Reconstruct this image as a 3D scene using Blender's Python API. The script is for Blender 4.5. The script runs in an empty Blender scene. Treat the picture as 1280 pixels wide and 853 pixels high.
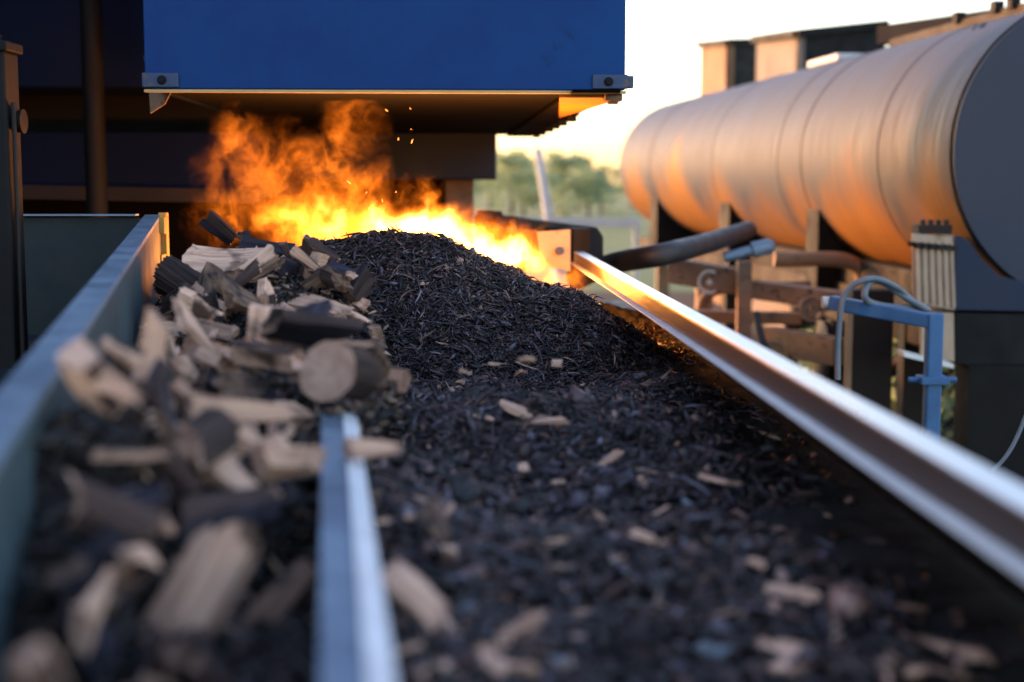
import bpy, math, random
import numpy as np
from mathutils import Vector, Matrix, Euler, noise as mnoise

S = bpy.context.scene
COL = S.collection
R = math.radians
random.seed(7)
rng = np.random.default_rng(11)

# ------------------------------------------------------------------ camera
FPX = 1778.0                       # focal length in pixels of the 1280 wide photograph
CAMZ = 1.6
TH = math.atan((426.5 - 230) / FPX)
cam_d = bpy.data.cameras.new('camera')
cam = bpy.data.objects.new('camera', cam_d); COL.objects.link(cam)
cam.location = (0, 0, CAMZ)
cam.rotation_euler = (math.pi / 2 - TH, 0, 0)
cam_d.sensor_width = 36; cam_d.lens = 36 * FPX / 1280
cam_d.clip_start = 0.05; cam_d.clip_end = 3000
cam_d.dof.use_dof = True; cam_d.dof.focus_distance = 3.8; cam_d.dof.aperture_fstop = 2.0
S.camera = cam

# ------------------------------------------------------------------ sky, sun, exposure
SUN_EL, SUN_AZ = R(8), R(-55)     # azimuth from +Y (ahead) towards +X (right)
w = bpy.data.worlds.new('World'); S.world = w; w.use_nodes = True
nt = w.node_tree; nt.nodes.clear()
sky = nt.nodes.new('ShaderNodeTexSky'); sky.sky_type = 'NISHITA'; sky.sun_disc = False
sky.sun_elevation = SUN_EL; sky.sun_rotation = SUN_AZ
sky.air_density = 1.0; sky.dust_density = 1.5; sky.ozone_density = 2.0
bg = nt.nodes.new('ShaderNodeBackground'); bg.inputs['Strength'].default_value = 0.15
wo = nt.nodes.new('ShaderNodeOutputWorld')
nt.links.new(sky.outputs[0], bg.inputs[0]); nt.links.new(bg.outputs[0], wo.inputs[0])
sun_d = bpy.data.lights.new('sun', 'SUN'); sun_d.energy = .8; sun_d.angle = R(3.0); sun_d.color = (1, .34, .08)
sun = bpy.data.objects.new('sun', sun_d); COL.objects.link(sun)
sdir = Vector((math.sin(SUN_AZ) * math.cos(SUN_EL), math.cos(SUN_AZ) * math.cos(SUN_EL), math.sin(SUN_EL)))
sun.rotation_euler = sdir.to_track_quat('Z', 'Y').to_euler()
S.view_settings.view_transform = 'Standard'; S.view_settings.look = 'None'
S.view_settings.exposure = 2.6; S.view_settings.gamma = 1
S.view_settings.use_white_balance = True; S.view_settings.white_balance_temperature = 7600; S.view_settings.white_balance_tint = 26
S.render.engine = 'CYCLES'
S.cycles.use_denoising = True
S.cycles.max_bounces = 6; S.cycles.diffuse_bounces = 3; S.cycles.glossy_bounces = 3
S.cycles.volume_bounces = 0; S.cycles.volume_step_rate = 0.5; S.cycles.volume_max_steps = 256
S.cycles.sample_clamp_indirect = 6

# ------------------------------------------------------------------ helpers
def W(px, py, d):
    """world point seen at photo pixel (px, py) at depth d along the view axis"""
    x = (px - 640) / FPX * d; up = -(py - 426.5) / FPX * d
    return Vector((x, d * math.cos(TH) + up * math.sin(TH), CAMZ - d * math.sin(TH) + up * math.cos(TH)))

def WZ(px, py, z):
    a = W(px, py, 1.0) - Vector((0, 0, CAMZ))
    return Vector((0, 0, CAMZ)) + a * ((z - CAMZ) / a.z)

class MB:
    def __init__(s): s.v = []; s.f = []; s.m = []
    def add(s, vs, fs, m=0):
        o = len(s.v); s.v += [tuple(v) for v in vs]
        s.f += [tuple(i + o for i in f) for f in fs]; s.m += [m] * len(fs)
        return s
    def box(s, c, size, rz=0, mat=None, m=0):
        M = mat if mat is not None else Matrix.Rotation(rz, 3, 'Z')
        c = Vector(c); hx, hy, hz = size[0] / 2, size[1] / 2, size[2] / 2
        vs = [c + M @ Vector((x * hx, y * hy, z * hz)) for x in (-1, 1) for y in (-1, 1) for z in (-1, 1)]
        return s.add(vs, [(0, 1, 3, 2), (4, 6, 7, 5), (0, 4, 5, 1), (2, 3, 7, 6), (0, 2, 6, 4), (1, 5, 7, 3)], m)
    def sweep(s, prof, p0, p1, up=(0, 0, 1), m=0):
        """closed 2-D profile (right, up) swept straight from p0 to p1"""
        p0 = Vector(p0); p1 = Vector(p1); d = (p1 - p0).normalized(); u = Vector(up)
        r = d.cross(u).normalized(); u = r.cross(d).normalized(); n = len(prof)
        vs = [p + r * a + u * b for p in (p0, p1) for a, b in prof]
        fs = [(i, (i + 1) % n, n + (i + 1) % n, n + i) for i in range(n)] + [tuple(range(n))[::-1], tuple(range(n, 2 * n))]
        return s.add(vs, fs, m)
    def beam(s, p0, p1, w, h, m=0, up=(0, 0, 1)):
        return s.sweep([(-w / 2, -h / 2), (w / 2, -h / 2), (w / 2, h / 2), (-w / 2, h / 2)], p0, p1, up, m)
    def tube(s, pts, r, n=12, m=0, cap=True):
        pts = [Vector(p) for p in pts]; k = len(pts); rr = r if isinstance(r, (list, tuple)) else [r] * k
        t0 = (pts[1] - pts[0]).normalized(); a = t0.orthogonal().normalized(); vs = []
        for i, p in enumerate(pts):
            t = (pts[min(i + 1, k - 1)] - pts[max(i - 1, 0)]).normalized()
            a = (a - t * a.dot(t)).normalized(); b = t.cross(a)
            vs += [p + (a * math.cos(q * 2 * math.pi / n) + b * math.sin(q * 2 * math.pi / n)) * rr[i] for q in range(n)]
        fs = [(i * n + q, i * n + (q + 1) % n, (i + 1) * n + (q + 1) % n, (i + 1) * n + q) for i in range(k - 1) for q in range(n)]
        if cap: fs += [tuple(range(n))[::-1], tuple(range((k - 1) * n, k * n))]
        return s.add(vs, fs, m)
    def poly(s, pts, thick, nrm):
        n = Vector(nrm).normalized() * thick; k = len(pts)
        vs = [Vector(p) for p in pts] + [Vector(p) + n for p in pts]
        return s.add(vs, [(i, (i + 1) % k, k + (i + 1) % k, k + i) for i in range(k)] + [tuple(range(k))[::-1], tuple(range(k, 2 * k))])
    def bolt(s, c, d, r=.012, h=.01):
        """hex head sticking out of c along d"""
        d = Vector(d).normalized(); c = Vector(c)
        s.tube([c, c + d * h * .25], r * 1.5, 16)
        return s.tube([c + d * h * .25, c + d * h], r, 6)
    def build(s, name, mats, parent=None, smooth=False, bevel=0, origin=None, angle=40):
        me = bpy.data.meshes.new(name)
        off = wloc(parent) if parent else (Vector(origin) if origin is not None else Vector((0, 0, 0)))
        me.from_pydata([(Vector(v) - off)[:] for v in s.v], [], s.f)
        for mt in (mats if isinstance(mats, (list, tuple)) else [mats]): me.materials.append(mt)
        if any(s.m): me.polygons.foreach_set('material_index', s.m)
        import bmesh
        b = bmesh.new(); b.from_mesh(me); bmesh.ops.recalc_face_normals(b, faces=b.faces); b.to_mesh(me); b.free()
        me.update()
        o = bpy.data.objects.new(name, me); COL.objects.link(o)
        if parent: o.parent = parent
        else: o.location = off
        if smooth:
            me.polygons.foreach_set('use_smooth', [True] * len(me.polygons))
            me.set_sharp_from_angle(angle=R(angle))
        if bevel:
            bv = o.modifiers.new('bevel', 'BEVEL'); bv.width = bevel; bv.segments = 2; bv.limit_method = 'ANGLE'; bv.angle_limit = R(35)
        return o

def wloc(o):
    v = Vector((0, 0, 0))
    while o: v += Vector(o.location); o = o.parent
    return v

def curve_pts(ctrl, n=24):
    P = [Vector(p) for p in ctrl]; P = [P[0] * 2 - P[1]] + P + [P[-1] * 2 - P[-2]]; out = []
    for i in range(1, len(P) - 2):
        for k in range(n // 2):
            s = k / (n // 2); a, b, c, d = P[i - 1:i + 3]
            out.append(.5 * ((2 * b) + (c - a) * s + (2 * a - 5 * b + 4 * c - d) * s * s + (3 * b - a - 3 * c + d) * s ** 3))
    out.append(P[-2]); return out

def tag(o, label=None, cat=None, group=None, kind=None):
    if label: o['label'] = label
    if cat: o['category'] = cat
    if group: o['group'] = group
    if kind: o['kind'] = kind
    return o

def thing(name, label, cat, loc, group=None):
    o = bpy.data.objects.new(name, None); COL.objects.link(o); o.location = loc; o.empty_display_size = .1
    return tag(o, label, cat, group)

def copy_tree(o, parent=None):
    c = o.copy(); COL.objects.link(c); c.parent = parent
    for ch in [k for k in bpy.data.objects if k.parent == o]: copy_tree(ch, c)
    return c

# ------------------------------------------------------------------ materials
def mat(name, c1, c2=None, scale=8, rough=.5, rough2=None, metal=0, bump=0, bscale=60, stretch=(1, 1, 1), spots=None, spotscale=3, spotcut=.6, spec=.5, coat=0):
    m = bpy.data.materials.new(name); m.use_nodes = True; n = m.node_tree.nodes; l = m.node_tree.links
    p = n['Principled BSDF']; p.inputs['Metallic'].default_value = metal; p.inputs['Specular IOR Level'].default_value = spec
    p.inputs['Coat Weight'].default_value = coat
    tc = n.new('ShaderNodeTexCoord'); mp = n.new('ShaderNodeMapping'); mp.inputs['Scale'].default_value = stretch
    l.new(tc.outputs['Object'], mp.inputs[0])
    nz = n.new('ShaderNodeTexNoise'); nz.inputs['Scale'].default_value = scale; nz.inputs['Detail'].default_value = 8; nz.inputs['Roughness'].default_value = .62
    l.new(mp.outputs[0], nz.inputs['Vector'])
    cr = n.new('ShaderNodeValToRGB'); cr.color_ramp.elements[0].position = .32; cr.color_ramp.elements[1].position = .68
    cr.color_ramp.elements[0].color = (*c1, 1); cr.color_ramp.elements[1].color = (*(c2 or c1), 1)
    l.new(nz.outputs[0], cr.inputs[0]); out = cr.outputs[0]
    if spots:
        n2 = n.new('ShaderNodeTexNoise'); n2.inputs['Scale'].default_value = spotscale; n2.inputs['Detail'].default_value = 10; n2.inputs['Roughness'].default_value = .7
        l.new(mp.outputs[0], n2.inputs['Vector'])
        r2 = n.new('ShaderNodeValToRGB'); r2.color_ramp.elements[0].position = spotcut; r2.color_ramp.elements[1].position = spotcut + .08
        l.new(n2.outputs[0], r2.inputs[0])
        mx = n.new('ShaderNodeMix'); mx.data_type = 'RGBA'; mx.inputs[7].default_value = (*spots, 1)
        l.new(r2.outputs[0], mx.inputs[0]); l.new(out, mx.inputs[6]); out = mx.outputs[2]
    l.new(out, p.inputs['Base Color'])
    mr = n.new('ShaderNodeMapRange'); mr.inputs[3].default_value = rough; mr.inputs[4].default_value = rough2 if rough2 is not None else rough
    mr.inputs[1].default_value = .35; mr.inputs[2].default_value = .65
    l.new(nz.outputs[0], mr.inputs[0]); l.new(mr.outputs[0], p.inputs['Roughness'])
    if bump:
        n3 = n.new('ShaderNodeTexNoise'); n3.inputs['Scale'].default_value = bscale; n3.inputs['Detail'].default_value = 6
        l.new(mp.outputs[0], n3.inputs['Vector'])
        bp = n.new('ShaderNodeBump'); bp.inputs['Strength'].default_value = bump; bp.inputs['Distance'].default_value = .004
        l.new(n3.outputs[0], bp.inputs['Height']); l.new(bp.outputs[0], p.inputs['Normal'])
    return m

M = {}
M['blue'] = mat('blue_enamel', (.0003, .034, .155), (.0006, .056, .20), 2.5, .4, .55, spec=.1, bump=.12, bscale=9, spots=(.006, .022, .07), spotscale=3.5, spotcut=.63)
M['bluedark'] = mat('dark_blue_paint', (.001, .005, .024), (.0015, .007, .034), 3, .6, .8, spec=.15, bump=.1, bscale=10)
M['navy'] = mat('navy_steel', (.008, .018, .042), (.013, .026, .058), 2, .5, .65, spec=.25, bump=.1, bscale=12)
M['soot'] = mat('sooty_steel', (.0008, .0006, .0005), (.002, .0015, .0012), 5, .8, .95, spec=.1, bump=.4, bscale=30)
M['black'] = mat('black_paint', (.003, .003, .0035), (.007, .0065, .007), 6, .6, .85, spec=.25, bump=.2, bscale=30)
M['steel'] = mat('brushed_steel', (.55, .55, .57), (.72, .72, .75), 14, .25, .4, metal=1, bump=.2, bscale=60, stretch=(1, .12, 1), spots=(.36, .32, .3), spotscale=14, spotcut=.7)
M['galv'] = mat('painted_blue_grey_steel', (.13, .20, .28), (.20, .29, .38), 9, .32, .55, metal=.25, bump=.3, bscale=50, spots=(.09, .1, .11), spotscale=14, spotcut=.62)
M['teal'] = mat('dark_teal_steel', (.003, .012, .018), (.005, .018, .025), 4, .5, .75, bump=.2, bscale=30, spots=(.02, .02, .022), spotscale=6, spotcut=.58)
M['tealshade'] = mat('shaded_teal_steel', (.018, .045, .058), (.03, .065, .08), 6, .5, .7, bump=.2, bscale=30, spots=(.03, .03, .03), spotscale=9, spotcut=.6)  # darker teal of the tray wall web, its shade put into the colour
M['webmetal'] = mat('rail_web_dark_reflection', (.05, .042, .045), (.10, .08, .08), 10, .35, .5, metal=.6, bump=.2, bscale=50, stretch=(1, .15, 1), spots=(.2, .1, .05), spotscale=8, spotcut=.62)  # same steel as the rail, its dark reflection put into the colour
M['highlight'] = mat('painted_pale_highlight', (.55, .58, .62), (.7, .72, .75), 12, .5, .65, bump=.2, spots=(.3, .3, .32), spotscale=14, spotcut=.62)  # pale colour stands for the highlight on rail lip and bar edge
M['fireglow'] = mat('orange_glow_paint', (.5, .2, .03), (.6, .28, .06), 12, .5, .7, bump=.3, spots=(.1, .05, .02), spotscale=14, spotcut=.62)  # firelight put into the orange of tray clip and hopper patch
M['capgrey'] = mat('slate_painted_steel', (.022, .034, .058), (.034, .048, .078), 1.2, .45, .65, bump=.25, bscale=6, spots=(.02, .022, .03), spotscale=2.5, spotcut=.6, spec=.3)
M['ribtan'] = mat('warm_grey_casting', (.34, .22, .15), (.46, .32, .22), 8, .55, .75, bump=.3, spots=(.16, .09, .06), spotscale=9, spotcut=.6)
M['binwarm'] = mat('warm_lit_bin_side', (.17, .08, .03), (.24, .12, .05), 3, .6, .8, bump=.2)  # warm low light put into the colour of the bin side
M['bingrey'] = mat('pale_lit_bin_side', (.13, .095, .08), (.18, .14, .12), 3, .6, .8, bump=.2)  # low light on the other bin's side painted as a paler tone
M['bracket'] = mat('weathered_bracket_steel', (.025, .05, .11), (.04, .07, .15), 14, .45, .65, metal=.3, bump=.4, bscale=70, spots=(.12, .08, .06), spotscale=30, spotcut=.58)
M['tan'] = mat('weathered_tan_steel', (.24, .14, .08), (.34, .21, .12), 6, .55, .8, bump=.4, bscale=30, spots=(.12, .07, .05), spotscale=9, spotcut=.6)
M['rustbeam'] = mat('rusty_beam', (.15, .085, .055), (.34, .2, .13), 5, .6, .85, bump=.4, bscale=25, spots=(.07, .04, .03), spotscale=7, spotcut=.56)
M['brown'] = mat('dark_brown_steel', (.012, .009, .009), (.025, .017, .015), 5, .6, .8, spec=.3, bump=.2, bscale=20)
M['bluepipe'] = mat('mid_blue_paint', (.015, .1, .24), (.025, .15, .32), 8, .4, .6, bump=.2, bscale=40, spots=(.05, .06, .08), spotscale=20, spotcut=.64)
M['rubber'] = mat('black_rubber', (.012, .012, .014), (.03, .03, .034), 12, .45, .7, bump=.3, bscale=40)
M['cable'] = mat('grey_cable', (.1, .13, .16), (.16, .2, .24), 12, .4, .6, bump=.1)
M['pale'] = mat('pale_steel', (.5, .5, .48), (.62, .62, .6), 5, .4, .6, bump=.1)
M['orangeplate'] = mat('ochre_steel_plate', (.5, .3, .12), (.62, .4, .18), 12, .4, .6, bump=.4, bscale=50, spots=(.2, .1, .05), spotscale=16, spotcut=.62)
M['grass'] = mat('rough_grass', (.07, .12, .035), (.14, .19, .07), .6, .9, 1, bump=0, spots=(.12, .1, .07), spotscale=.15, spotcut=.6)
M['leaf'] = mat('leaf', (.12, .17, .09), (.20, .25, .15), 1.5, .6, .8)  # leaf colour lightened in place of distant haze
def _translucent(m, k, c):
    n = m.node_tree.nodes; l = m.node_tree.links; p = n['Principled BSDF']; o = n['Material Output']
    t = n.new('ShaderNodeBsdfTranslucent'); t.inputs[0].default_value = (*c, 1); mx = n.new('ShaderNodeMixShader'); mx.inputs[0].default_value = k
    l.new(p.outputs[0], mx.inputs[1]); l.new(t.outputs[0], mx.inputs[2]); l.new(mx.outputs[0], o.inputs['Surface'])
_translucent(M['leaf'], .5, (.36, .5, .3))
M['barkt'] = mat('tree_bark', (.08, .06, .045), (.14, .11, .08), 4, .8, 1, bump=.5, bscale=20)
M['gravel'] = mat('yard_gravel', (.02, .017, .015), (.055, .045, .038), 25, .9, 1, bump=.8, bscale=80)

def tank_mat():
    """weathered steel with warm light painted as orange over the belly, edge broken by noise"""
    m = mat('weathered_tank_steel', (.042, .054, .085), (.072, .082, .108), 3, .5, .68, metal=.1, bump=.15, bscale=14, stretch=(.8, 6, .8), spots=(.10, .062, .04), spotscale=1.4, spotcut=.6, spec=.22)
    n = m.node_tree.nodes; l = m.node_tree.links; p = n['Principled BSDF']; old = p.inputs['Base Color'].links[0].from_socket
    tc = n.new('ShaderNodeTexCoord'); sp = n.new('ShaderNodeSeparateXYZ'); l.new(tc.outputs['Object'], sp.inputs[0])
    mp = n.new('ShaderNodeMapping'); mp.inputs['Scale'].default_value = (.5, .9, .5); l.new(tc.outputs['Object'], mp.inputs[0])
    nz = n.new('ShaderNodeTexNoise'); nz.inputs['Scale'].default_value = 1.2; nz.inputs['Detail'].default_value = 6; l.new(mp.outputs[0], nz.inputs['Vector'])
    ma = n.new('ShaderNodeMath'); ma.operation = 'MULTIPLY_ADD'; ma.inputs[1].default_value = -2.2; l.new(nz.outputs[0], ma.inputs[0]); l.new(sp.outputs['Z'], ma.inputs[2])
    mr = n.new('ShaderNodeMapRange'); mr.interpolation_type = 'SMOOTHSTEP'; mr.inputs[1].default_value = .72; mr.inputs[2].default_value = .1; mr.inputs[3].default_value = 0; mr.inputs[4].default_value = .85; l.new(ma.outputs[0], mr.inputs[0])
    mx = n.new('ShaderNodeMix'); mx.data_type = 'RGBA'; mx.inputs[7].default_value = (.31, .125, .015, 1); l.new(mr.outputs[0], mx.inputs[0]); l.new(old, mx.inputs[6]); l.new(mx.outputs[2], p.inputs['Base Color'])  # orange glow of the belly mixed into the base colour
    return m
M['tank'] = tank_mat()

def wood_mat(name, c1, c2, dark, scale=1.0, charring=.55):
    m = bpy.data.materials.new(name); m.use_nodes = True; n = m.node_tree.nodes; l = m.node_tree.links
    p = n['Principled BSDF']; p.inputs['Roughness'].default_value = .8; p.inputs['Specular IOR Level'].default_value = .25
    tc = n.new('ShaderNodeTexCoord'); mp = n.new('ShaderNodeMapping'); mp.inputs['Scale'].default_value = (3, 55 * scale, 55 * scale)
    oi = n.new('ShaderNodeObjectInfo'); va = n.new('ShaderNodeVectorMath'); va.operation = 'ADD'
    l.new(tc.outputs['Object'], va.inputs[0]); l.new(oi.outputs['Random'], va.inputs[1]); l.new(va.outputs[0], mp.inputs[0])
    nz = n.new('ShaderNodeTexNoise'); nz.inputs['Scale'].default_value = 2.2; nz.inputs['Detail'].default_value = 7; nz.inputs['Distortion'].default_value = .5
    l.new(mp.outputs[0], nz.inputs['Vector'])
    cr = n.new('ShaderNodeValToRGB'); e = cr.color_ramp.elements; e[0].position = .3; e[0].color = (*c1, 1); e[1].position = .62; e[1].color = (*c2, 1)
    l.new(nz.outputs[0], cr.inputs[0])
    n2 = n.new('ShaderNodeTexNoise'); n2.inputs['Scale'].default_value = 15; n2.inputs['Detail'].default_value = 7; l.new(va.outputs[0], n2.inputs['Vector'])
    r2 = n.new('ShaderNodeValToRGB'); r2.color_ramp.elements[0].position = charring; r2.color_ramp.elements[1].position = charring + .12; l.new(n2.outputs[0], r2.inputs[0])
    mx = n.new('ShaderNodeMix'); mx.data_type = 'RGBA'; mx.inputs[7].default_value = (*dark, 1)
    l.new(r2.outputs[0], mx.inputs[0]); l.new(cr.outputs[0], mx.inputs[6])
    hs = n.new('ShaderNodeHueSaturation'); mr = n.new('ShaderNodeMapRange'); mr.inputs[3].default_value = .7; mr.inputs[4].default_value = 1.25
    l.new(oi.outputs['Random'], mr.inputs[0]); l.new(mr.outputs[0], hs.inputs['Value']); l.new(mx.outputs[2], hs.inputs['Color'])
    l.new(hs.outputs[0], p.inputs['Base Color'])
    bp = n.new('ShaderNodeBump'); bp.inputs['Strength'].default_value = .8; bp.inputs['Distance'].default_value = .003
    l.new(nz.outputs[0], bp.inputs['Height']); l.new(bp.outputs[0], p.inputs['Normal'])
    return m
M['wood'] = wood_mat('split_wood', (.46, .24, .165), (.76, .45, .32), (.10, .055, .04), charring=.57)
M['woodend'] = wood_mat('sawn_wood_end', (.40, .22, .165), (.60, .37, .285), (.22, .13, .09), .3, charring=.62)
M['bark'] = wood_mat('dark_bark', (.018, .011, .011), (.075, .042, .036), (.15, .09, .06), .5, charring=.66)
M['char'] = wood_mat('charred_wood', (.008, .007, .010), (.036, .033, .052), (.12, .09, .08), .6, charring=.64)
M['woodbrown'] = wood_mat('aged_wood', (.10, .055, .04), (.24, .14, .10), (.04, .03, .028), charring=.5)

def attr_mat(name, rough=.75, spec=.3):
    m = bpy.data.materials.new(name); m.use_nodes = True; n = m.node_tree.nodes; l = m.node_tree.links
    p = n['Principled BSDF']; p.inputs['Roughness'].default_value = rough; p.inputs['Specular IOR Level'].default_value = spec
    a = n.new('ShaderNodeAttribute'); a.attribute_name = 'tint'
    tc = n.new('ShaderNodeTexCoord'); nz = n.new('ShaderNodeTexNoise'); nz.inputs['Scale'].default_value = 300; l.new(tc.outputs['Object'], nz.inputs['Vector'])
    mr = n.new('ShaderNodeMapRange'); mr.inputs[3].default_value = .5; mr.inputs[4].default_value = 1.5; l.new(nz.outputs[0], mr.inputs[0])
    vm = n.new('ShaderNodeVectorMath'); vm.operation = 'SCALE'; l.new(a.outputs['Color'], vm.inputs[0]); l.new(mr.outputs[0], vm.inputs['Scale'])
    l.new(vm.outputs[0], p.inputs['Base Color'])
    bp = n.new('ShaderNodeBump'); bp.inputs['Strength'].default_value = .5; bp.inputs['Distance'].default_value = .001
    l.new(nz.outputs[0], bp.inputs['Height']); l.new(bp.outputs[0], p.inputs['Normal'])
    return m
M['mulch'] = attr_mat('shredded_bark', .5, .5)

# ------------------------------------------------------------------ ground
g = MB(); g.add([(-600, -100, 0), (600, -100, 0), (600, 1500, 0), (-600, 1500, 0)], [(0, 1, 2, 3)])
tag(g.build('ground', M['grass']), kind='structure')
g = MB(); g.box((0, 8, .002), (16, 26, .02))
tag(g.build('yard', M['gravel']), kind='structure')

# distant trees
def tree_proto(seed, h):
    rnd = random.Random(seed)
    t = thing('tree', 'x', 'tree', (0, 0, 0), 'distant trees beyond the railing')
    mb = MB(); mb.tube([(0, 0, 0), (.05, 0, h * .3), (-.05, .05, h * .6)], [.16, .12, .06], 8)
    for k in range(5):
        a = rnd.uniform(0, 6.3); mb.tube([(0, 0, h * .3 + k * .1 * h * .5), (math.cos(a) * h * .2, math.sin(a) * h * .2, h * .55 + k * .04 * h)], [.07, .03], 6)
    mb.build('trunk', M['barkt'], t, smooth=True)
    cb = MB(); cl = []
    for k in range(26):
        a = rnd.uniform(0, 6.3); rr = rnd.uniform(0, .42) * h; cl.append(Vector((math.cos(a) * rr, math.sin(a) * rr, h * rnd.uniform(.35, .92) - rr * .3)))
    for c in cl:
        s = rnd.uniform(.1, .18) * h
        for q in range(60):
            d = Vector((rnd.gauss(0, 1), rnd.gauss(0, 1), rnd.gauss(0, .7))).normalized() * s * rnd.uniform(.5, 1)
            p = c + d; u = Vector((rnd.gauss(0, 1), rnd.gauss(0, 1), rnd.gauss(0, 1))).normalized(); v = u.orthogonal().normalized()
            ls = .028 * h * rnd.uniform(.7, 1.3)
            cb.add([p - u * ls, p + v * ls * .6, p + u * ls, p - v * ls * .6], [(0, 1, 2, 3)])
    cb.build('crown', M['leaf'], t)
    return t
TL = [(560, 205, 62, 'broad'), (612, 196, 90, 'a'), (640, 190, 75, 'b'), (668, 199, 95, 'c'), (700, 192, 70, 'd'), (722, 196, 84, 'e'), (752, 208, 72, 'f'), (790, 212, 95, 'g'),
      (830, 206, 90, 'h'), (588, 200, 80, 'i'), (735, 215, 50, 'j'), (655, 214, 52, 'k')]
TLAB = ['tree half hidden behind the black machine body, leftmost of the far trees', 'pale green distant tree just right of the machine support column',
        'round distant tree left of the leaning white pole', 'small distant tree right behind the leaning white pole', 'tallest distant tree right of the leaning white pole',
        'distant tree centred between the white pole and the tank', 'distant tree close to the far end of the tank', 'distant tree half behind the far end of the tank',
        'distant tree hidden behind the tank except its crown edge', 'distant tree beside the machine support column', 'low near bush-like tree above the guard rail by the tank', 'low near bush-like tree above the guard rail left of the pole']
protos = [tree_proto(1, 5.0), tree_proto(2, 5.0)]
for i, (px, py, d, _) in enumerate(TL):
    o = protos[i] if i < 2 else copy_tree(protos[i % 2])
    top = W(px, py, d); o.location = (top.x, top.y, 0); s = top.z / 4.6; o.scale = (s * 1.15, s * 1.15, s); o.rotation_euler.z = i * 1.3
    o['label'] = TLAB[i]

# guard rail and leaning pole in the background
t = thing('guard_rail', 'pale horizontal guard rail in front of the distant trees', 'railing', W(690, 300, 22))
mb = MB(); mb.beam(W(560, 276, 22), W(800, 279, 22), .05, .14); mb.build('rail', M['pale'], t, bevel=.01)
for px in (575, 700, 795):
    a = W(px, 276, 22.05); mb = MB(); mb.beam((a.x, a.y, 0), a, .08, .08, up=(0, 1, 0)); mb.build('post', M['pale'], t)
mb = MB(); a = W(672, 186, 19); b = W(686, 272, 19); e = b + (b - a) * ((b.z - 0) / (a.z - b.z))
mb.tube([a, e], [.055, .08], 14); tag(mb.build('pole', M['pale'], origin=e), 'white leaning pole standing between machine and tank', 'pole')

# bushes low at right beneath the rail
def bush(name, c, s, label, seed):
    rnd = random.Random(seed); mb = MB(); c = Vector(c)
    for q in range(900):
        d = Vector((rnd.gauss(0, 1), rnd.gauss(0, 1), abs(rnd.gauss(0, 1)))).normalized() * s * rnd.uniform(.3, 1) ** .5
        p = c + d; u = Vector((rnd.gauss(0, 1), rnd.gauss(0, 1), rnd.gauss(0, 1))).normalized(); v = u.orthogonal().normalized(); ls = .05 * rnd.uniform(.6, 1.4)
        mb.add([p - u * ls, p + v * ls * .6, p + u * ls, p - v * ls * .6], [(0, 1, 2, 3)])
    tag(mb.build(name, M['leaf'], origin=c), label, 'bush', 'bushes under the tank')
bush('bush', (2.9, 9.3, 0), .75, 'green bush behind the blue pipe frame near the frame edge', 3)
bush('bush', (2.45, 9.9, 0), .7, 'green bush just left of the blue vertical tube', 4)

# ------------------------------------------------------------------ conveyor
BED = 1.1
def railx(y): return .425 + (y - 1.18) * (.33 - .425) / 2.48
conv = thing('conveyor', 'long conveyor trough with polished steel rail along its right side', 'conveyor', (0, 3, 0))
mb = MB(); mb.box((-.2, 3.2, BED - .03), (1.66, 6.2, .03)); mb.build('belt', M['rubber'], conv)
r0 = Vector((railx(.55), .55, 1.33)); r1 = Vector((railx(5.75), 5.75, 1.328))
T_ = .004
mb = MB()
mb.sweep([(0, 0), (.04, 0), (.04, -.012), (.036, -.012), (.036, -T_), (0, -T_)], r0, r1)
mb.sweep([(.0005, -T_ - .0003), (T_, -T_ - .0003), (T_, -.0417), (.0005, -.0417)], r0, r1, m=1)
mb.sweep([(T_, -.042), (T_, -.0455), (-.015, -.0475), (-.015, -.044)], r0, r1, m=2)  # lip, its bright line painted pale
rl = mb.build('side_rail', (M['steel'], M['webmetal'], M['highlight']), conv, bevel=.0008)
mb = MB()
mb.add([(.64, .55, BED), (.64, 5.75, BED), (railx(5.75) + .01, 5.75, 1.29), (railx(.55) + .01, .55, 1.29),
        (.66, .55, BED), (.66, 5.75, BED), (railx(5.75) + .03, 5.75, 1.29), (railx(.55) + .03, .55, 1.29)],
       [(0, 1, 2, 3), (4, 7, 6, 5), (0, 3, 7, 4), (1, 5, 6, 2), (3, 2, 6, 7), (0, 4, 5, 1)])
mb.build('skirt_board', M['black'], conv)
for sx in (-1.0, .6):
    mb = MB(); mb.box((sx, 3.2, BED - .1), (.06, 6.2, .1)); mb.build('side_frame', M['navy'], conv, bevel=.004)
    for y in (1.0, 3.2, 5.6):
        mb = MB(); mb.box((sx, y, (BED - .15) / 2), (.07, .07, BED - .15)); mb.build('leg', M['navy'], conv, bevel=.004)

# end plate of the rail
a = W(670, 290, 5.85); t = thing('end_bracket', 'ochre steel plate with one bolt at the far end of the polished rail', 'bracket', a)
mb = MB(); mb.poly([W(671, 290, 5.8), W(713, 287, 5.85), W(713, 339, 5.85), W(676, 332, 5.8)], .008, (0, 1, 0)); mb.build('plate', M['orangeplate'], t, bevel=.002)
mb = MB(); mb.bolt(W(699, 314, 5.82), (0, -1, 0), .012, .02); mb.build('bolt', M['bracket'], t)
mb = MB(); mb.poly([W(655, 287, 5.9), W(671, 288, 5.84), W(676, 318, 5.84), W(660, 306, 5.9)], .01, (0, 1, .1)); mb.build('side_plate', M['rustbeam'], t)
mb = MB(); q = W(725, 312, 5.98); mb.box(q, (.075, .2, .18)); 
tag(mb.build('post_stub', M['black'], bevel=.004, origin=q), 'black square post stub right beside the ochre end plate', 'post')
mb = MB(); mb.sweep([(-.09, -.14), (.07, -.14), (.07, -.02), (.04, .02), (-.05, .03), (-.09, .0)], W(735, 290, 6.1), W(590, 268, 9.5))
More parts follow.
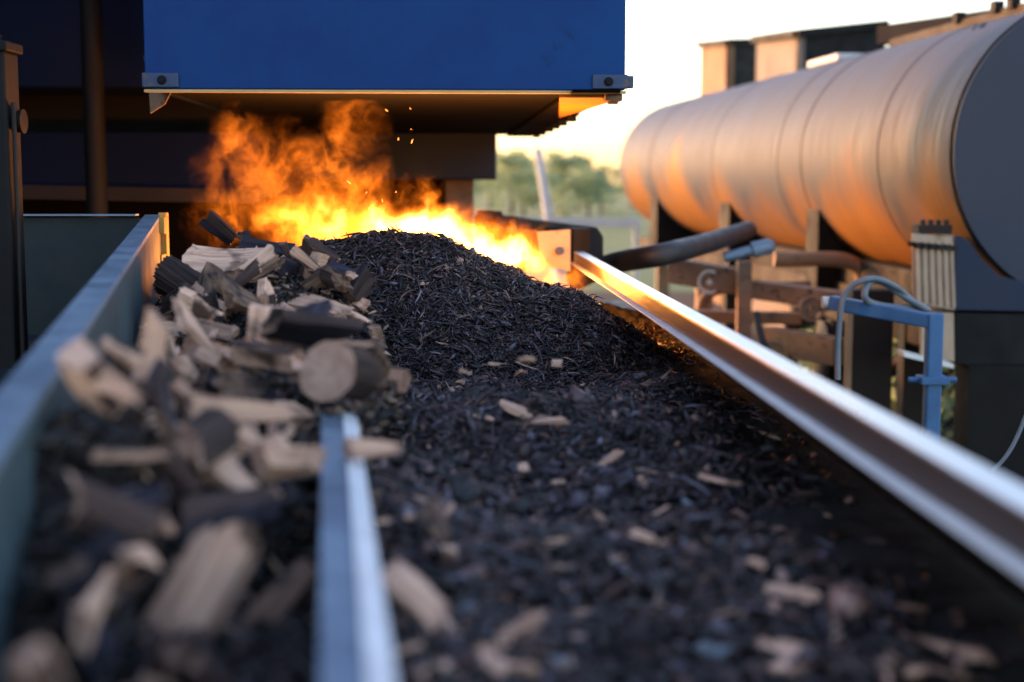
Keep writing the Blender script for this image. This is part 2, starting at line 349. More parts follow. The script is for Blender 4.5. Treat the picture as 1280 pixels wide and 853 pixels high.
tag(mb.build('dark_beam', M['brown'], bevel=.01, origin=W(660, 280, 7.5)), 'dark brown beam running back under the machine from the ochre plate', 'beam')
# lumps of casing beside the fire
mb = MB()
for (px, py, d, r) in ((612, 277, 6.2, .05), (632, 283, 6.1, .045), (652, 288, 6.0, .035)):
    c = W(px, py, d); mb.tube([c + Vector((-.05, 0, 0)), c + Vector((.05, .02, 0))], [r, r * .9], 14)
    mb.tube([c + Vector((-.065, 0, 0)), c + Vector((-.05, .0, 0))], [r * .5, r * .5], 10)
    mb.beam(c, c - Vector((0, 0, .25)), .03, .03, up=(0, 1, 0))
tag(mb.build('roller', M['brown'], smooth=True, origin=W(632, 300, 6.1)), 'dark row of rollers right behind the flames', 'rollers')

# ------------------------------------------------------------------ left tray
def lw(y, off=0, dz=0):
    k = (y - 1.5) / 2.7; return Vector((-.54 + k * (-.54) + off, y, 1.39 + .12 * k + dz))
tray = thing('steel_tray', 'blue-grey steel tray with wide flanged wall left of the firewood', 'tray', (-1.2, 2.5, 0))
p0, p1 = lw(.5), lw(4.2)
prof = [(0, 0), (.045, 0), (.045, -.012), (.041, -.012), (.041, -.004), (.004, -.004), (.004, -.03), (0, -.03)]
mb = MB(); mb.sweep(prof, p0, p1); mb.sweep([(.0405, -.0125), (.0445, -.0125), (.0445, -.34), (.0405, -.34)], p0, p1, m=1); mb.build('side_wall', (M['galv'], M['tealshade']), tray, bevel=.0008)
mb = MB(); e = p1 + Vector((.02, -.02, 0)); mb.sweep([(-.02, -.004), (.02, -.004), (.02, 0.001), (-.02, .001)], e + Vector((-.05, .045, 0)), e + Vector((-.95, .05, .0))); mb.build('back_rim', M['galv'], tray)
mb = MB(); mb.box((p1.x - .46, 4.24, p1.z - .19), (.91, .006, .36)); mb.build('back_panel', M['teal'], tray)
mb = MB(); mb.add([(-.32, .5, 1.15), (-2.1, .5, 1.15), (-2.1, 4.23, 1.15), (-1.06, 4.23, 1.15), (-.32, .5, 1.12), (-2.1, .5, 1.12), (-2.1, 4.23, 1.12), (-1.06, 4.23, 1.12)],
                  [(0, 1, 2, 3), (4, 7, 6, 5), (0, 4, 5, 1), (1, 5, 6, 2), (2, 6, 7, 3), (3, 7, 4, 0)]); mb.build('floor_panel', M['teal'], tray)
for (x, y) in ((-1.0, 3.9), (-2.0, 3.9), (-1.9, 1.0)):
    mb = MB(); mb.box((x, y, .56), (.06, .06, 1.12)); mb.build('leg', M['navy'], tray)
mb = MB(); q = lw(4.22)
mb.box((q.x + .058, 4.2, q.z - .09), (.024, .03, .19)); mb.box((q.x + .066, 4.14, q.z - .03), (.03, .05, .05)); mb.box((q.x + .06, 4.15, q.z - .13), (.022, .06, .03))
mb.build('end_clip', M['fireglow'], tray, bevel=.002)

# upright post at the left edge
pc = W(6, 260, 3.5)
t = thing('upright_post', 'dark grey upright post with a knob at the left picture edge', 'post', (pc.x, pc.y, 0))
mb = MB(); top = W(6, 68, 3.5).z; mb.box((pc.x - .02, pc.y, top / 2), (.1, .1, top)); mb.build('column', M['black'], t, bevel=.006)
mb = MB(); mb.box((pc.x - .02, pc.y, top + .012), (.12, .12, .024)); mb.box((pc.x - .03, pc.y, top + .035), (.06, .06, .022)); mb.build('cap', M['black'], t, bevel=.004)
mb = MB(); c = W(27, 152, 3.48); mb.tube([c - Vector((.03, 0, 0)), c + Vector((.006, 0, 0))], [.022, .03], 14); mb.build('knob', M['black'], t, smooth=True)
mb = MB(); mb.tube([(pc.x + .041, pc.y - .03, 1.1), (pc.x + .041, pc.y - .03, W(0, 130, 3.5).z)], .006, 8); mb.build('conduit', M['brown'], t)

# divider bar
b0 = WZ(449, 853, 1.262); b1 = WZ(424, 515, 1.262); b0 = b0 + (b0 - b1) * .45
mb = MB(); mb.sweep([(-.027, 0), (-.027, -.004), (-.004, -.004), (.0, -.16), (.004, -.16), (.004, -.004), (.004, .0)], b0, b1)
mb.sweep([(.0045, .003), (.0045, -.02), (.026, -.02), (.026, -.003)], b0, b1, m=1)  # right strip, sky highlight put into its pale colour
tag(mb.build('divider_bar', (M['galv'], M['highlight']), bevel=.001, origin=(-.2, 1.5, 1.1)), 'pale blue flat-topped steel bar running through the firewood towards the camera', 'bar')

# ------------------------------------------------------------------ blue hopper
YAW = math.atan((640 - 470) / FPX)
hf = W(484, 112, 4.15); Hw = (783 - 185) / FPX * 4.15
hop = thing('hopper', 'big blue steel hopper hanging over the fire', 'hopper', (hf.x, hf.y, hf.z))
RM = Matrix.Rotation(YAW * .55, 3, 'Z')
def hl(x, y, z): return Vector((hf.x, hf.y, hf.z)) + RM @ Vector((x, y, z))
hx = Hw / 2
fl = Matrix.Rotation(0, 3, 'Z')
mb = MB(); mb.box(hl(0, .01, .9), (Hw, .02, 1.8), mat=RM); mb.build('front_panel', M['blue'], hop, bevel=.003)
for sx in (-1, 1):
    mb = MB(); mb.box(hl(sx * (hx - .01), 2.05, .9), (.018, 4.05, 1.795), mat=RM); mb.build('side_panel', M['bluedark'], hop)
mb = MB(); mb.box(hl(0, 2.05, .012), (Hw - .05, 4.0, .012), mat=RM); mb.build('underside', M['soot'], hop)
mb = MB(); mb.box(hl(0, 2.05, 1.79), (Hw - .02, 4.05, .012), mat=RM); mb.build('top_panel', M['bluedark'], hop)
mb = MB(); mb.box(hl(0, .012, -.006), (Hw + .006, .026, .008), mat=RM); mb.build('bottom_lip', M['orangeplate'], hop)  # ochre colour paints the fire's light along the lip
for sx in (-1, 1):
    mb = MB(); c = hl(sx * (hx - .045), -.005, .024); mb.box(c, (.105, .008, .042), mat=RM)
    if sx > 0: mb.box(hl(hx + .012, .01, .024), (.026, .03, .036), mat=RM)
    br = mb.build('corner_bracket', M['bracket'], hop, bevel=.003)
    mb = MB(); mb.bolt(hl(sx * (hx - .05), -.009, .024), RM @ Vector((0, -1, 0)), .009, .012); mb.build('bolt', M['black'], br)
mb = MB(); mb.poly([WZ(699, 119, hf.z - .012), WZ(752, 119, hf.z - .012), WZ(762, 125, hf.z - .012), WZ(699, 145, hf.z - .012)], .008, (0, 0, -1)); mb.build('glow_patch', M['fireglow'], hop)  # added patch, firelight on the underside painted as orange
mb = MB(); mb.poly([W(q[0], q[1], 4.35) for q in [(186, 114), (214, 114), (206, 130), (188, 142)]], .01, (0, 1, 0)); mb.build('gusset', M['rustbeam'], hop)
mb = MB(); mb.box(hl(hx - .03, .05, -.02), (.05, .06, .02), mat=RM); mb.box(hl(hx - .03, .05, -.032), (.03, .03, .012), mat=RM); mb.build('foot_clamp', M['rustbeam'], hop, bevel=.002)
for k, y in enumerate((1.35, 1.75, 2.1, 2.45, 2.9, 3.3)):
    mb = MB(); mb.bolt(hl(hx - .03, y, -.004), (0, 0, -1), .02, .03); mb.build('bolt', M['black'], hop)
for z, px in ((74, 181),):
    mb = MB(); c = W(px, z, 4.3); mb.tube([c, c + Vector((.04, 0, 0))], [.014, .014], 10); mb.build('hinge_pin', M['bracket'], hop)
# side flange of the underside along right edge, lit by fire
mb = MB(); mb.box(hl(hx - .09, 1.9, -.006), (.14, 3.9, .01), mat=RM); mb.build('side_flange', M['soot'], hop)

# ------------------------------------------------------------------ machine body behind
mach = thing('machine_body', 'dark navy machine body behind the fire under the hopper', 'machine', (-1.2, 7.4, 0))
xr = W(620, 200, 8.1).x; zb = W(620, 225, 8.1).z; zt = W(620, 168, 8.1).z
mb = MB(); mb.box(((xr - 1.7) / 2, 8.3, (zb + zt + .6) / 2), (xr + 1.7, .5, zt + .6 - zb)); mb.build('rear_casing', M['navy'], mach, bevel=.01)
mb = MB(); a = W(575, 240, 8.3); mb.box((a.x, 8.3, zb / 2), (.16, .16, zb)); mb.build('support_column', M['rustbeam'], mach, bevel=.006)
mb = MB(); mb.box((-1.35, 8.62, 1.1), (2.2, .06, 2.2)); mb.build('rear_wall', M['soot'], mach)
mb = MB(); mb.box((-1.0, 8.3, 3.4), (2.0, .5, 3)); mb.build('upper_casing', M['bluedark'], mach)
mb = MB(); mb.box((-.9, 6.9, .98), (1.4, 2.0, .06)); mb.build('fire_grate', M['soot'], mach)

cont = thing('cabin', 'dark blue steel cabin with ribbed side at the upper left', 'cabin', (-3.2, 6.5, 0))
za = W(90, 112, 6.0).z
mb = MB(); mb.box((-4.3, 4.4, 2.3), (3.6, 3.1, 4.6)); mb.build('unseen_sun_block', M['bluedark'], cont, bevel=.01)  # out of view, added to keep the low sun off post and trough
mb = MB(); mb.box((-3.15, 6.6, za + 1.5), (4.1, 1.2, 3.0)); mb.build('upper_wall', M['bluedark'], cont, bevel=.01)
zc = W(90, 165, 6.3).z; zd = W(90, 248, 6.3).z
mb = MB(); mb.box((-3.15, 6.9, (zc + zd) / 2), (4.1, 1.2, zc - zd)); mb.build('lower_wall', M['bluedark'], cont, bevel=.01)
mb = MB(); mb.box((-3.15, 7.0, (za + zc) / 2), (4.0, 1.0, za - zc)); mb.build('recess_wall', M['black'], cont)
mb = MB(); mb.box((-3.15, 7.0, zd / 2), (4.0, 1.0, zd)); mb.build('base_wall', M['soot'], cont)
mb = MB(); mb.beam(W(20, 240, 6.2), W(330, 246, 6.2), .05, .06); mb.build('lower_ledge', M['brown'], cont)
pc = W(117, 120, 5.6); mb = MB(); mb.tube([(pc.x, pc.y, 0), (pc.x, pc.y, 4.0)], .042, 18)
tag(mb.build('vertical_pipe', M['black'], smooth=True, origin=(pc.x, pc.y, 0)), 'dark vertical pipe in front of the dark blue cabin', 'pipe')

# ------------------------------------------------------------------ tank
Rt = .7
N = W(1380, 188, Rt * FPX / 190); F = W(850, 208, Rt * FPX / 78)
ax = (F - N).normalized(); L = (F - N).length
side = ax.cross(Vector((0, 0, 1))).normalized(); upv = side.cross(ax).normalized()
tank = thing('tank', 'large horizontal cylindrical steel tank with dark blue flat end', 'tank', ((N.x + F.x) / 2, (N.y + F.y) / 2, 0))
RT = Matrix((side, ax, upv)).transposed()
def tl(a, s=0, u=0): return N + ax * a + side * s + upv * u
body = MB(); pts = []; rr = []
for k in range(60):
    a = k / 59 * (L - .12) ; pts.append(tl(a + .02)); rr.append(Rt + .004 * math.sin(k * 1.7) * .3)
for q in range(1, 7):
    an = q / 6 * math.pi / 2; pts.append(tl(L - .1 + .1 * math.sin(an))); rr.append(Rt * (.86 + .14 * math.cos(an)))
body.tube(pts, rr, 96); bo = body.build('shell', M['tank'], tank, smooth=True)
for k, a in enumerate((1.05, 2.45, 3.0, 4.9, 7.6)):
    mb = MB(); n = 96
    r2, r3 = Rt + .001, Rt + .004; wd = (.006, .02, .008, .008, .02)[k]
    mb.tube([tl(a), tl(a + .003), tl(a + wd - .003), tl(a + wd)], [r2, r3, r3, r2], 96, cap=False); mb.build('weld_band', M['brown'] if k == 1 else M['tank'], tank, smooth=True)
mb = MB(); mb.tube([tl(-.0), tl(.03)], [Rt + .012, Rt + .012], 96); mb.build('end_cap', M['capgrey'], tank, smooth=True)
mb = MB(); mb.tube([tl(.03), tl(.045)], [Rt + .02, Rt + .02], 96); mb.build('end_ring', M['brown'], tank, smooth=True)
def on_top(a, ang): # ang from straight up towards left
    return tl(a, -Rt * math.sin(ang), Rt * math.cos(ang))
mb = MB(); mb.box(tl(3.6, -.12, Rt - .01), (.22, .7, .05), mat=RT); mb.build('hatch_plate', M['pale'], tank, bevel=.01)
mb = MB(); mb.beam(tl(.25, -.05, Rt + .02), tl(2.6, -.05, Rt + .02), .1, .05); mb.build('top_walkway', M['brown'], tank)
for a in (.5, .8, 1.0, 1.5):
    mb = MB(); mb.box(tl(a, -.1, Rt + .06), (.05, .06, .06), mat=RT); mb.build('walkway_clip', M['black'], tank)
mb = MB()
for a in (.62, .66, .74): mb.tube([on_top(a, R(28)) - side * .004, on_top(a + .18, R(20))], .006, 6)
mb.build('scuff_strip', M['black'], tank)
# saddles under the tank
def saddle(a, wdt, depth, drop, m):
    mb = MB(); prof = []
    n = 14
    for k in range(n + 1):
        an = math.pi * (1.15 + .7 * k / n); prof.append((math.cos(an) * (Rt + .004), math.sin(an) * (Rt + .004)))
    x0 = prof[0][0]; x1 = prof[-1][0]
    prof = prof + [(x1, -Rt - drop), (x0, -Rt - drop)]
    vs = [tl(a + q, p[0], p[1]) for q in (0, depth) for p in prof]; k = len(prof)
    mb.add(vs, [(i, (i + 1) % k, k + (i + 1) % k, k + i) for i in range(k)] + [tuple(range(k))[::-1], tuple(range(k, 2 * k))])
    mb.build('saddle', m, tank, bevel=.004)
saddle(2.3, 1, .25, .12, M['black']); saddle(4.6, 1, .35, .12, M['black']); saddle(7.6, 1, .35, .12, M['black'])
for a in (1.2, 2.7, 5.3, 8.3):
    for s in (-.42, .42):
        b = tl(a, s, -Rt - .1); mb = MB(); mb.box((b.x, b.y, b.z / 2), (.13, .13, b.z), mat=None); mb.build('leg', M['tan'] if s < 0 and a > 6 else M['brown'], tank, bevel=.005)
for s in (-.46, .46):
    mb = MB(); mb.beam(tl(.3, s, -Rt - .13), tl(9.2, s, -Rt - .13), .1, .12); mb.build('skid_beam', M['brown'], tank, bevel=.004)

b0_, b1_ = tl(.5, .02, -Rt - .12), tl(4.5, .02, -Rt - .12)
mb = MB(); mb.beam(b0_, b1_, 1.0, .40); mb.build('belly_box', M['black'], tank, bevel=.01)
for a_ in (1.3, 3.4):
    mb = MB(); mb.tube([tl(a_, -.28, -Rt - .05), tl(a_, -.36, -Rt - .4), tl(a_ + .5, -.42, -Rt - .62)], [.05, .05, .045], 14); mb.build('drain_pipe', M['black'], tank, smooth=True)
# pump unit and piping standing under the tank
pu = W(900, 450, 8.7)
t = thing('pump_unit', 'dark motor pump with round casings and pipes under the tank behind the trestle', 'pump', (pu.x, pu.y, 0))
mb = MB(); mb.box((pu.x + .25, pu.y, .12), (1.5, .5, .24)); mb.build('base_frame', M['black'], t, bevel=.01)
for k, (dx, z, r_, l_) in enumerate(((-.25, .5, .2, .4), (.25, .46, .16, .35), (.75, .55, .22, .3))):
    mb = MB(); c = Vector((pu.x + dx, pu.y, z)); mb.tube([c - Vector((l_ / 2, 0, 0)), c - Vector((l_ / 2 - .02, 0, 0)), c + Vector((l_ / 2 - .02, 0, 0)), c + Vector((l_ / 2, 0, 0))], [r_ * .8, r_, r_, r_ * .8], 20)
    for q in range(5): mb.tube([c + Vector((-l_ / 2 + .06 + q * .05, 0, 0)), c + Vector((-l_ / 2 + .07 + q * .05, 0, 0))], r_ * 1.06, 20)
    mb.beam((c.x, c.y, .24), (c.x, c.y, z), .12, .2, up=(0, 1, 0)); mb.build('motor_casing', (M['brown'], M['navy'], M['black'])[k], t, smooth=True)
for k, (a_, b_, c_) in enumerate((((-.1, -.15, .6), (-.1, -.2, .95), (.5, -.2, 1.0)), ((.4, -.18, .5), (.45, -.2, .85), (1.2, -.15, .9)), ((.8, -.1, .6), (.8, -.12, 1.1), (.3, -.1, 1.15)))):
    o_ = Vector((pu.x, pu.y, 0)); mb = MB(); mb.tube(curve_pts([o_ + Vector(a_), o_ + Vector(b_), o_ + Vector(c_)]), .03 + .008 * k, 12); mb.build('feed_pipe', (M['rustbeam'], M['brown'], M['tan'])[k], t, smooth=True)
for k, (px, py, d) in enumerate(((885, 352, 7.9), (1012, 385, 7.3), (965, 440, 7.4))):
    c = W(px, py, d); mb = MB(); mb.tube([c + Vector((0, -.02, 0)), c + Vector((0, .03, 0))], .05, 16); mb.tube([c + Vector((0, -.06, 0)), c + Vector((0, -.02, 0))], .015, 8); mb.tube([c + Vector((math.cos(q) * .06, -.06, math.sin(q) * .06)) for q in [i * math.pi / 8 for i in range(17)]], .008, 8)
    tag(mb.build('valve_wheel', (M['pale'], M['rustbeam'], M['tan'])[k], smooth=True, origin=c), ('small pale valve wheel on the left trestle beam', 'small rusty valve wheel on the beam next to the blue frame', 'small tan valve wheel on the low trestle beam')[k], 'valve', 'valve wheels on the trestle')

# ribbed bracket and block at the near end of the tank
q = W(1165, 335, 6.3)
t = thing('ribbed_bracket', 'ribbed tan bracket with a dark stepped block under the tank near end', 'bracket', q)
a0 = W(1141, 292, 6.2); a1 = W(1190, 296, 6.5); a2 = W(1193, 388, 6.5); a3 = W(1143, 378, 6.2)
bw = (a1 - a0)
mb = MB(); mb.poly([a0, a1, a2, a3], .03, (0, 1, 0)); mb.build('face_plate', M['ribtan'], t)
for k in range(6):
    f = (k + .3) / 5.6; mb = MB(); mb.beam(a0.lerp(a1, f) + Vector((0, -.014, -.03)), a3.lerp(a2, f) + Vector((0, -.014, .01)), .018, .02, up=(0, 1, 0)); mb.build('rib', M['ribtan'], t, bevel=.004)
mb = MB(); mb.beam(a0 + Vector((-.02, -.03, -.045)), a1 + Vector((.01, -.03, -.05)), .02, .02); 
for k in range(6): c = a0.lerp(a1, (k + .3) / 5.6) + Vector((0, -.03, -.05)); mb.tube([c, c + Vector((0, -.03, 0))], .013, 8)
mb.build('bolt_row', M['brown'], t)
mb = MB(); c = a0.lerp(a1, .55) + Vector((0, .05, .025)); mb.box(c, (.15, .12, .04))
for k in range(4): mb.box(c + Vector((-.05 + k * .035, -.03, .03)), (.02, .03, .03))
mb.build('top_clamp', M['brown'], t, bevel=.003)
blk = [W(1193, 294, 6.51), W(1210, 300, 6.51), W(1228, 325, 6.51), W(1250, 345, 6.51), W(1300, 358, 6.51), W(1300, 390, 6.51), W(1193, 388, 6.51)]
mb = MB(); mb.poly(blk, .3, (0, 1, 0)); mb.build('side_block', M['navy'], t, bevel=.004)
mb = MB(); mb.poly([W(1193, 391, 6.53), W(1310, 393, 6.53), W(1310, 458, 6.53), W(1194, 456, 6.53)], .3, (0, 1, 0)); mb.build('lower_block', M['black'], t, bevel=.004)
mb = MB(); mb.poly([W(1152, 391, 6.25), W(1192, 392, 6.5), W(1193, 452, 6.5), W(1152, 448, 6.25)], .03, (0, 1, 0)); mb.build('lower_plate', M['ribtan'], t)
mb = MB(); mb.poly([W(1130, 440, 6.1), W(1192, 455, 6.3), W(1192, 461, 6.3), W(1130, 446, 6.1)], .12, (0, 1, 0)); mb.build('foot_plate', M['pale'], t)
mb = MB(); b = W(1255, 456, 6.5); mb.box((b.x, b.y + .05, b.z / 2), (.35, .2, b.z)); mb.build('pedestal', M['black'], t)

# blue pipe frame with hoses
c0 = W(1038, 378, 5.2); c1 = W(1168, 402, 5.0)
t = thing('pipe_stand', 'blue square-tube frame with a clamp right of the polished rail', 'frame', (c1.x, c1.y, 0))
mb = MB(); mb.beam(c0, c1, .055, .05); mb.build('crossbar', M['bluepipe'], t, bevel=.006)
mb = MB(); mb.box(((c1.x), c1.y, (c1.z + .03) / 2), (.055, .055, c1.z + .03)); mb.build('upright', M['bluepipe'], t, bevel=.008)
mb = MB(); k = W(1160, 476, 5.0); mb.box((c1.x, c1.y, k.z), (.1, .085, .028)); mb.tube([(c1.x - .085, c1.y, k.z), (c1.x + .085, c1.y, k.z)], .011, 10); mb.build('clamp', M['bluepipe'], t, bevel=.004)
mb = MB(); mb.tube([c0 - Vector((.03, 0, 0)), c0 + Vector((.0, 0, 0))], .022, 12); mb.build('end_plug', M['pale'], t)
def hose(name, ctrl, r, m, label, cat, group=None):
    mb = MB(); p = curve_pts(ctrl); mb.tube(p, r, 12); tag(mb.build(name, m, smooth=True, origin=p[0]), label, cat, group)
hose('cable', [W(1047, 475, 5.1), W(1048, 420, 5.1), W(1056, 368, 5.08), W(1085, 349, 5.06), W(1115, 356, 5.1), W(1150, 384, 5.3)], .011, M['cable'], 'grey cable arching over the blue crossbar and hanging down its left', 'cable', 'cables on the blue frame')
hose('cable', [W(1150, 386, 5.3), W(1105, 383, 5.15), W(1082, 374, 5.08), W(1085, 356, 5.08), W(1102, 352, 5.1), W(1135, 374, 5.2), W(1160, 388, 5.3)], .013, M['cable'], 'grey cable looped back on top of the blue crossbar', 'cable', 'cables on the blue frame')
hose('cable', [W(1240, 590, 4.2), W(1258, 570, 4.2), W(1272, 545, 4.2), W(1290, 500, 4.2)], .006, M['cable'], 'thin pale cable at the right edge below the dark block', 'cable')
hose('hose', [W(715, 352, 6.3), W(765, 330, 6.2), W(830, 318, 6.0), W(885, 304, 6.6), W(935, 288, 7.4)], .048, M['rubber'], 'thick black hose from the rail end to the tank saddle', 'hose')
mb = MB(); a, b = W(905, 322, 6.9), W(962, 308, 6.9); mb.tube([a, a.lerp(b, .6)], .026, 14); mb.tube([a.lerp(b, .6), a.lerp(b, .62), b, b + (b - a) * .1], [.026, .04, .04, .02], 14)
t = tag(mb.build('pipe_coupling', M['galv'], smooth=True, origin=a), 'short pale blue metal pipe coupling beneath the tank', 'pipe')

# rusty trestle beams under the tank
def beamthing(name, p, q, w_, h_, m, label, cat='beam', group=None):
    mb = MB(); mb.beam(p, q, w_, h_, up=(0, 0, 1) if abs((Vector(q) - Vector(p)).normalized().z) < .9 else (0, 1, 0))
    tag(mb.build(name, m, bevel=.006, origin=(Vector(p) + Vector(q)) / 2), label, cat, group)
G = 'rusty beams of the trestle under the tank'
beamthing('trestle_beam', W(840, 338, 8.0), W(935, 354, 7.8), .1, .14, M['rustbeam'], 'thick rusty trestle beam left of the upright post, level with the black hose', group=G)
beamthing('trestle_beam', W(945, 362, 7.8), W(1062, 378, 7.4), .1, .1, M['rustbeam'], 'rusty trestle beam between the upright post and the blue frame', group=G)
beamthing('trestle_beam', W(960, 425, 7.6), W(1050, 440, 7.2), .1, .14, M['rustbeam'], 'low pale rusty trestle beam left of the hanging grey cable', group=G)
beamthing('trestle_beam', W(860, 395, 8.2), W(1000, 398, 8.2), .08, .07, M['tan'], 'thin low trestle beam crossing behind the upright post', group=G)
a = W(930, 345, 7.7); beamthing('trestle_post', (a.x, a.y, 0), (a.x, a.y, a.z + .08), .075, .075, M['rustbeam'], 'rusty upright trestle post under the middle of the tank', 'post')
a = W(1086, 400, 6.9); beamthing('trestle_post', (a.x, a.y, 0), (a.x, a.y, a.z + .15), .2, .16, M['brown'], 'wide dark upright post behind the blue frame', 'post')
a = W(1062, 385, 6.6); beamthing('trestle_post', (a.x, a.y, 0), (a.x, a.y, a.z), .03, .03, M['tan'], 'thin pale post beside the hanging grey cable', 'post')
a = W(880, 360, 9.0); beamthing('trestle_post', (a.x, a.y, 0), (a.x, a.y, a.z + .1), .1, .1, M['tan'], 'pale post behind the rail left of the upright trestle post', 'post')
hose('hose', [W(945, 392, 7.2), W(955, 430, 7.1), W(985, 470, 7.0), W(1040, 500, 6.9)], .02, M['rubber'], 'thin black hose drooping below the trestle beams', 'hose')

# bins above the tank
def binbox(label, pl, pm, pr, ytl, ytm, ytr, d, mL, mF, name='bin'):
    A = W(pl, ytl, d * 1.13); B = W(pm, ytm, d); C = W(pr, ytr, d * 1.02); D = A + (C - B)
    t = thing(name, label, 'bin', (B.x, B.y, 0), 'steel bins standing behind the tank')
    def face(p, q, m, nm, sc=.06):
        mb = MB(); n = Vector((p.y - q.y, q.x - p.x, 0)).normalized() 
        mb.poly([(p.x, p.y, 0), (q.x, q.y, 0), (q.x, q.y, q.z), (p.x, p.y, p.z)], sc, n); mb.build(nm, m, t)
    face(A, B, mL, 'side_wall'); face(B + (C - B) * .001, C, mF, 'front_wall'); face(D, A, mF, 'rear_wall'); face(C, D, mF, 'end_wall')  # left side coloured as lit, other walls as shaded
    mb = MB(); mb.add([A, B, C, D] , [(0, 1, 2, 3)]); mb.build('lid', mF, t)
    mb = MB(); mb.beam(B + Vector((-.03, -.03, .02)), C + Vector((0, -.03, .02)), .08, .08); mb.beam(A + Vector((-.03, 0, .02)), B + Vector((-.03, 0, .02)), .08, .08); mb.build('rim', mF, t)
binbox('smaller orange-sided steel bin behind the far half of the tank', 876, 912, 946, 58, 55, 54, 18, M['binwarm'], M['black'])
binbox('larger black-fronted steel bin behind the middle of the tank', 946, 999, 1108, 52, 45, 33, 14.5, M['bingrey'], M['black'])
mb = MB(); mb.beam(W(1112, 46, 12.5), W(1300, 20, 11.5), .4, .16)
tt = thing('overhead_duct', 'dark duct on posts behind the top of the tank', 'duct', W(1200, 34, 12)); mb.build('duct', M['brown'], tt)
for px, d in ((1135, 12.4), (1290, 11.6)):
    a = W(px, 40, d); mb = MB(); mb.box((a.x, a.y, a.z / 2), (.14, .14, a.z)); mb.build('leg', M['brown'], tt)

# ------------------------------------------------------------------ material bed (height field)
def smooth(a, b, x):
    t = np.clip((x - a) / (b - a), 0, 1); return t * t * (3 - 2 * t)
_r = np.random.default_rng(5)
_waves = [(k, _r.uniform(0, 6.3), _r.uniform(0, 6.3), _r.uniform(0, 6.3)) for k in (3, 5, 8, 13, 21, 34, 55, 55, 34, 21)]
def fnoise(x, y):
    s = 0
    for k, a, b, c in _waves: s = s + np.sin(x * k * math.cos(a) + y * k * math.sin(a) + b) * np.sin(-x * k * math.sin(a) * .8 + y * k * math.cos(a) + c) / k
    return s
def bed_h(x, y):
    x = np.asarray(x, float); y = np.asarray(y, float)
    cx, cy = -.36, 4.12
    rx = np.where(x > cx, .80, .74); ry = np.where(y < cy, .62, .5)
    r = np.sqrt(((x - cx) / rx) ** 2 + ((y - cy) / ry) ** 2 + .012)
    m = .352 * np.clip(1 - r ** 1.25, 0, 1)
    h = m + .10 * fnoise(x * 1.3, y * 1.3) + .01 + .006 * np.sin(x * 71 + 3 * np.sin(y * 39)) * np.sin(y * 63 + 2 * np.sin(x * 47))
    h = h + .03 * smooth(.1, -.2, x) * smooth(3.6, 3.0, y)
    edge = smooth(.54, .30, x - .12 * smooth(3.7, 4.4, y) + .04 * np.sin(y * 7) + .03 * np.sin(y * 17 + 1)); h = h * (.3 + .7 * edge) - .035 * (1 - edge)
    # pile of wood side: rises under the firewood
    p = pile_h(x, y) - BED - .045
    k = smooth(0, .12, bar_x(y) - x)
    k = k * smooth(4.25, 3.9, y)
    h = np.where(k > 0, np.maximum(h, p * k), h)
    return BED + h
def bar_x(y):
    y = np.asarray(y, float)
    return np.interp(y, [.5, 1.1, 2.1, 2.5, 3.0, 3.5, 4.0], [-.1, -.14, -.25, -.24, -.3, -.45, -.58])
def pile_h(x, y):
    x = np.asarray(x, float); y = np.asarray(y, float)
    base = np.interp(y, [.6, 1.2, 1.8, 2.3, 3.0, 3.5, 3.9, 4.2], [1.2, 1.205, 1.215, 1.235, 1.29, 1.345, 1.35, 1.26])
    base = base + .105 * smooth(.2, 0, x - wall_x(y)) * smooth(2.7, 2.1, y)
    return base + .25 * fnoise(x * 2 + 3, y * 2) - .04 * smooth(.12, 0, x - (wall_x(y)))
def wall_x(y):
    return -.54 - (np.asarray(y, float) - 1.5) * .2 + .05

nx, ny = 240, 620
X, Y = np.meshgrid(np.linspace(-1.06, .62, nx), np.linspace(.7, 5.6, ny))
X = np.maximum(X, wall_x(Y) - .005)
Z = bed_h(X, Y) - .004
vs = np.stack([X.ravel(), Y.ravel(), Z.ravel()], 1)
idx = np.arange(nx * ny).reshape(ny, nx)
fs = np.stack([idx[:-1, :-1].ravel(), idx[:-1, 1:].ravel(), idx[1:, 1:].ravel(), idx[1:, :-1].ravel()], 1)
me = bpy.data.meshes.new('char_bed'); me.from_pydata(vs.tolist(), [], fs.tolist()); me.materials.append(mat('fine_char', (.006, .005, .006), (.022, .017, .018), 60, .85, 1, bump=1, bscale=200))
bedo = bpy.data.objects.new('char_bed', me); COL.objects.link(bedo)
tag(bedo, 'fine black char layer filling the trough under the shredded bark', 'char', kind='stuff')

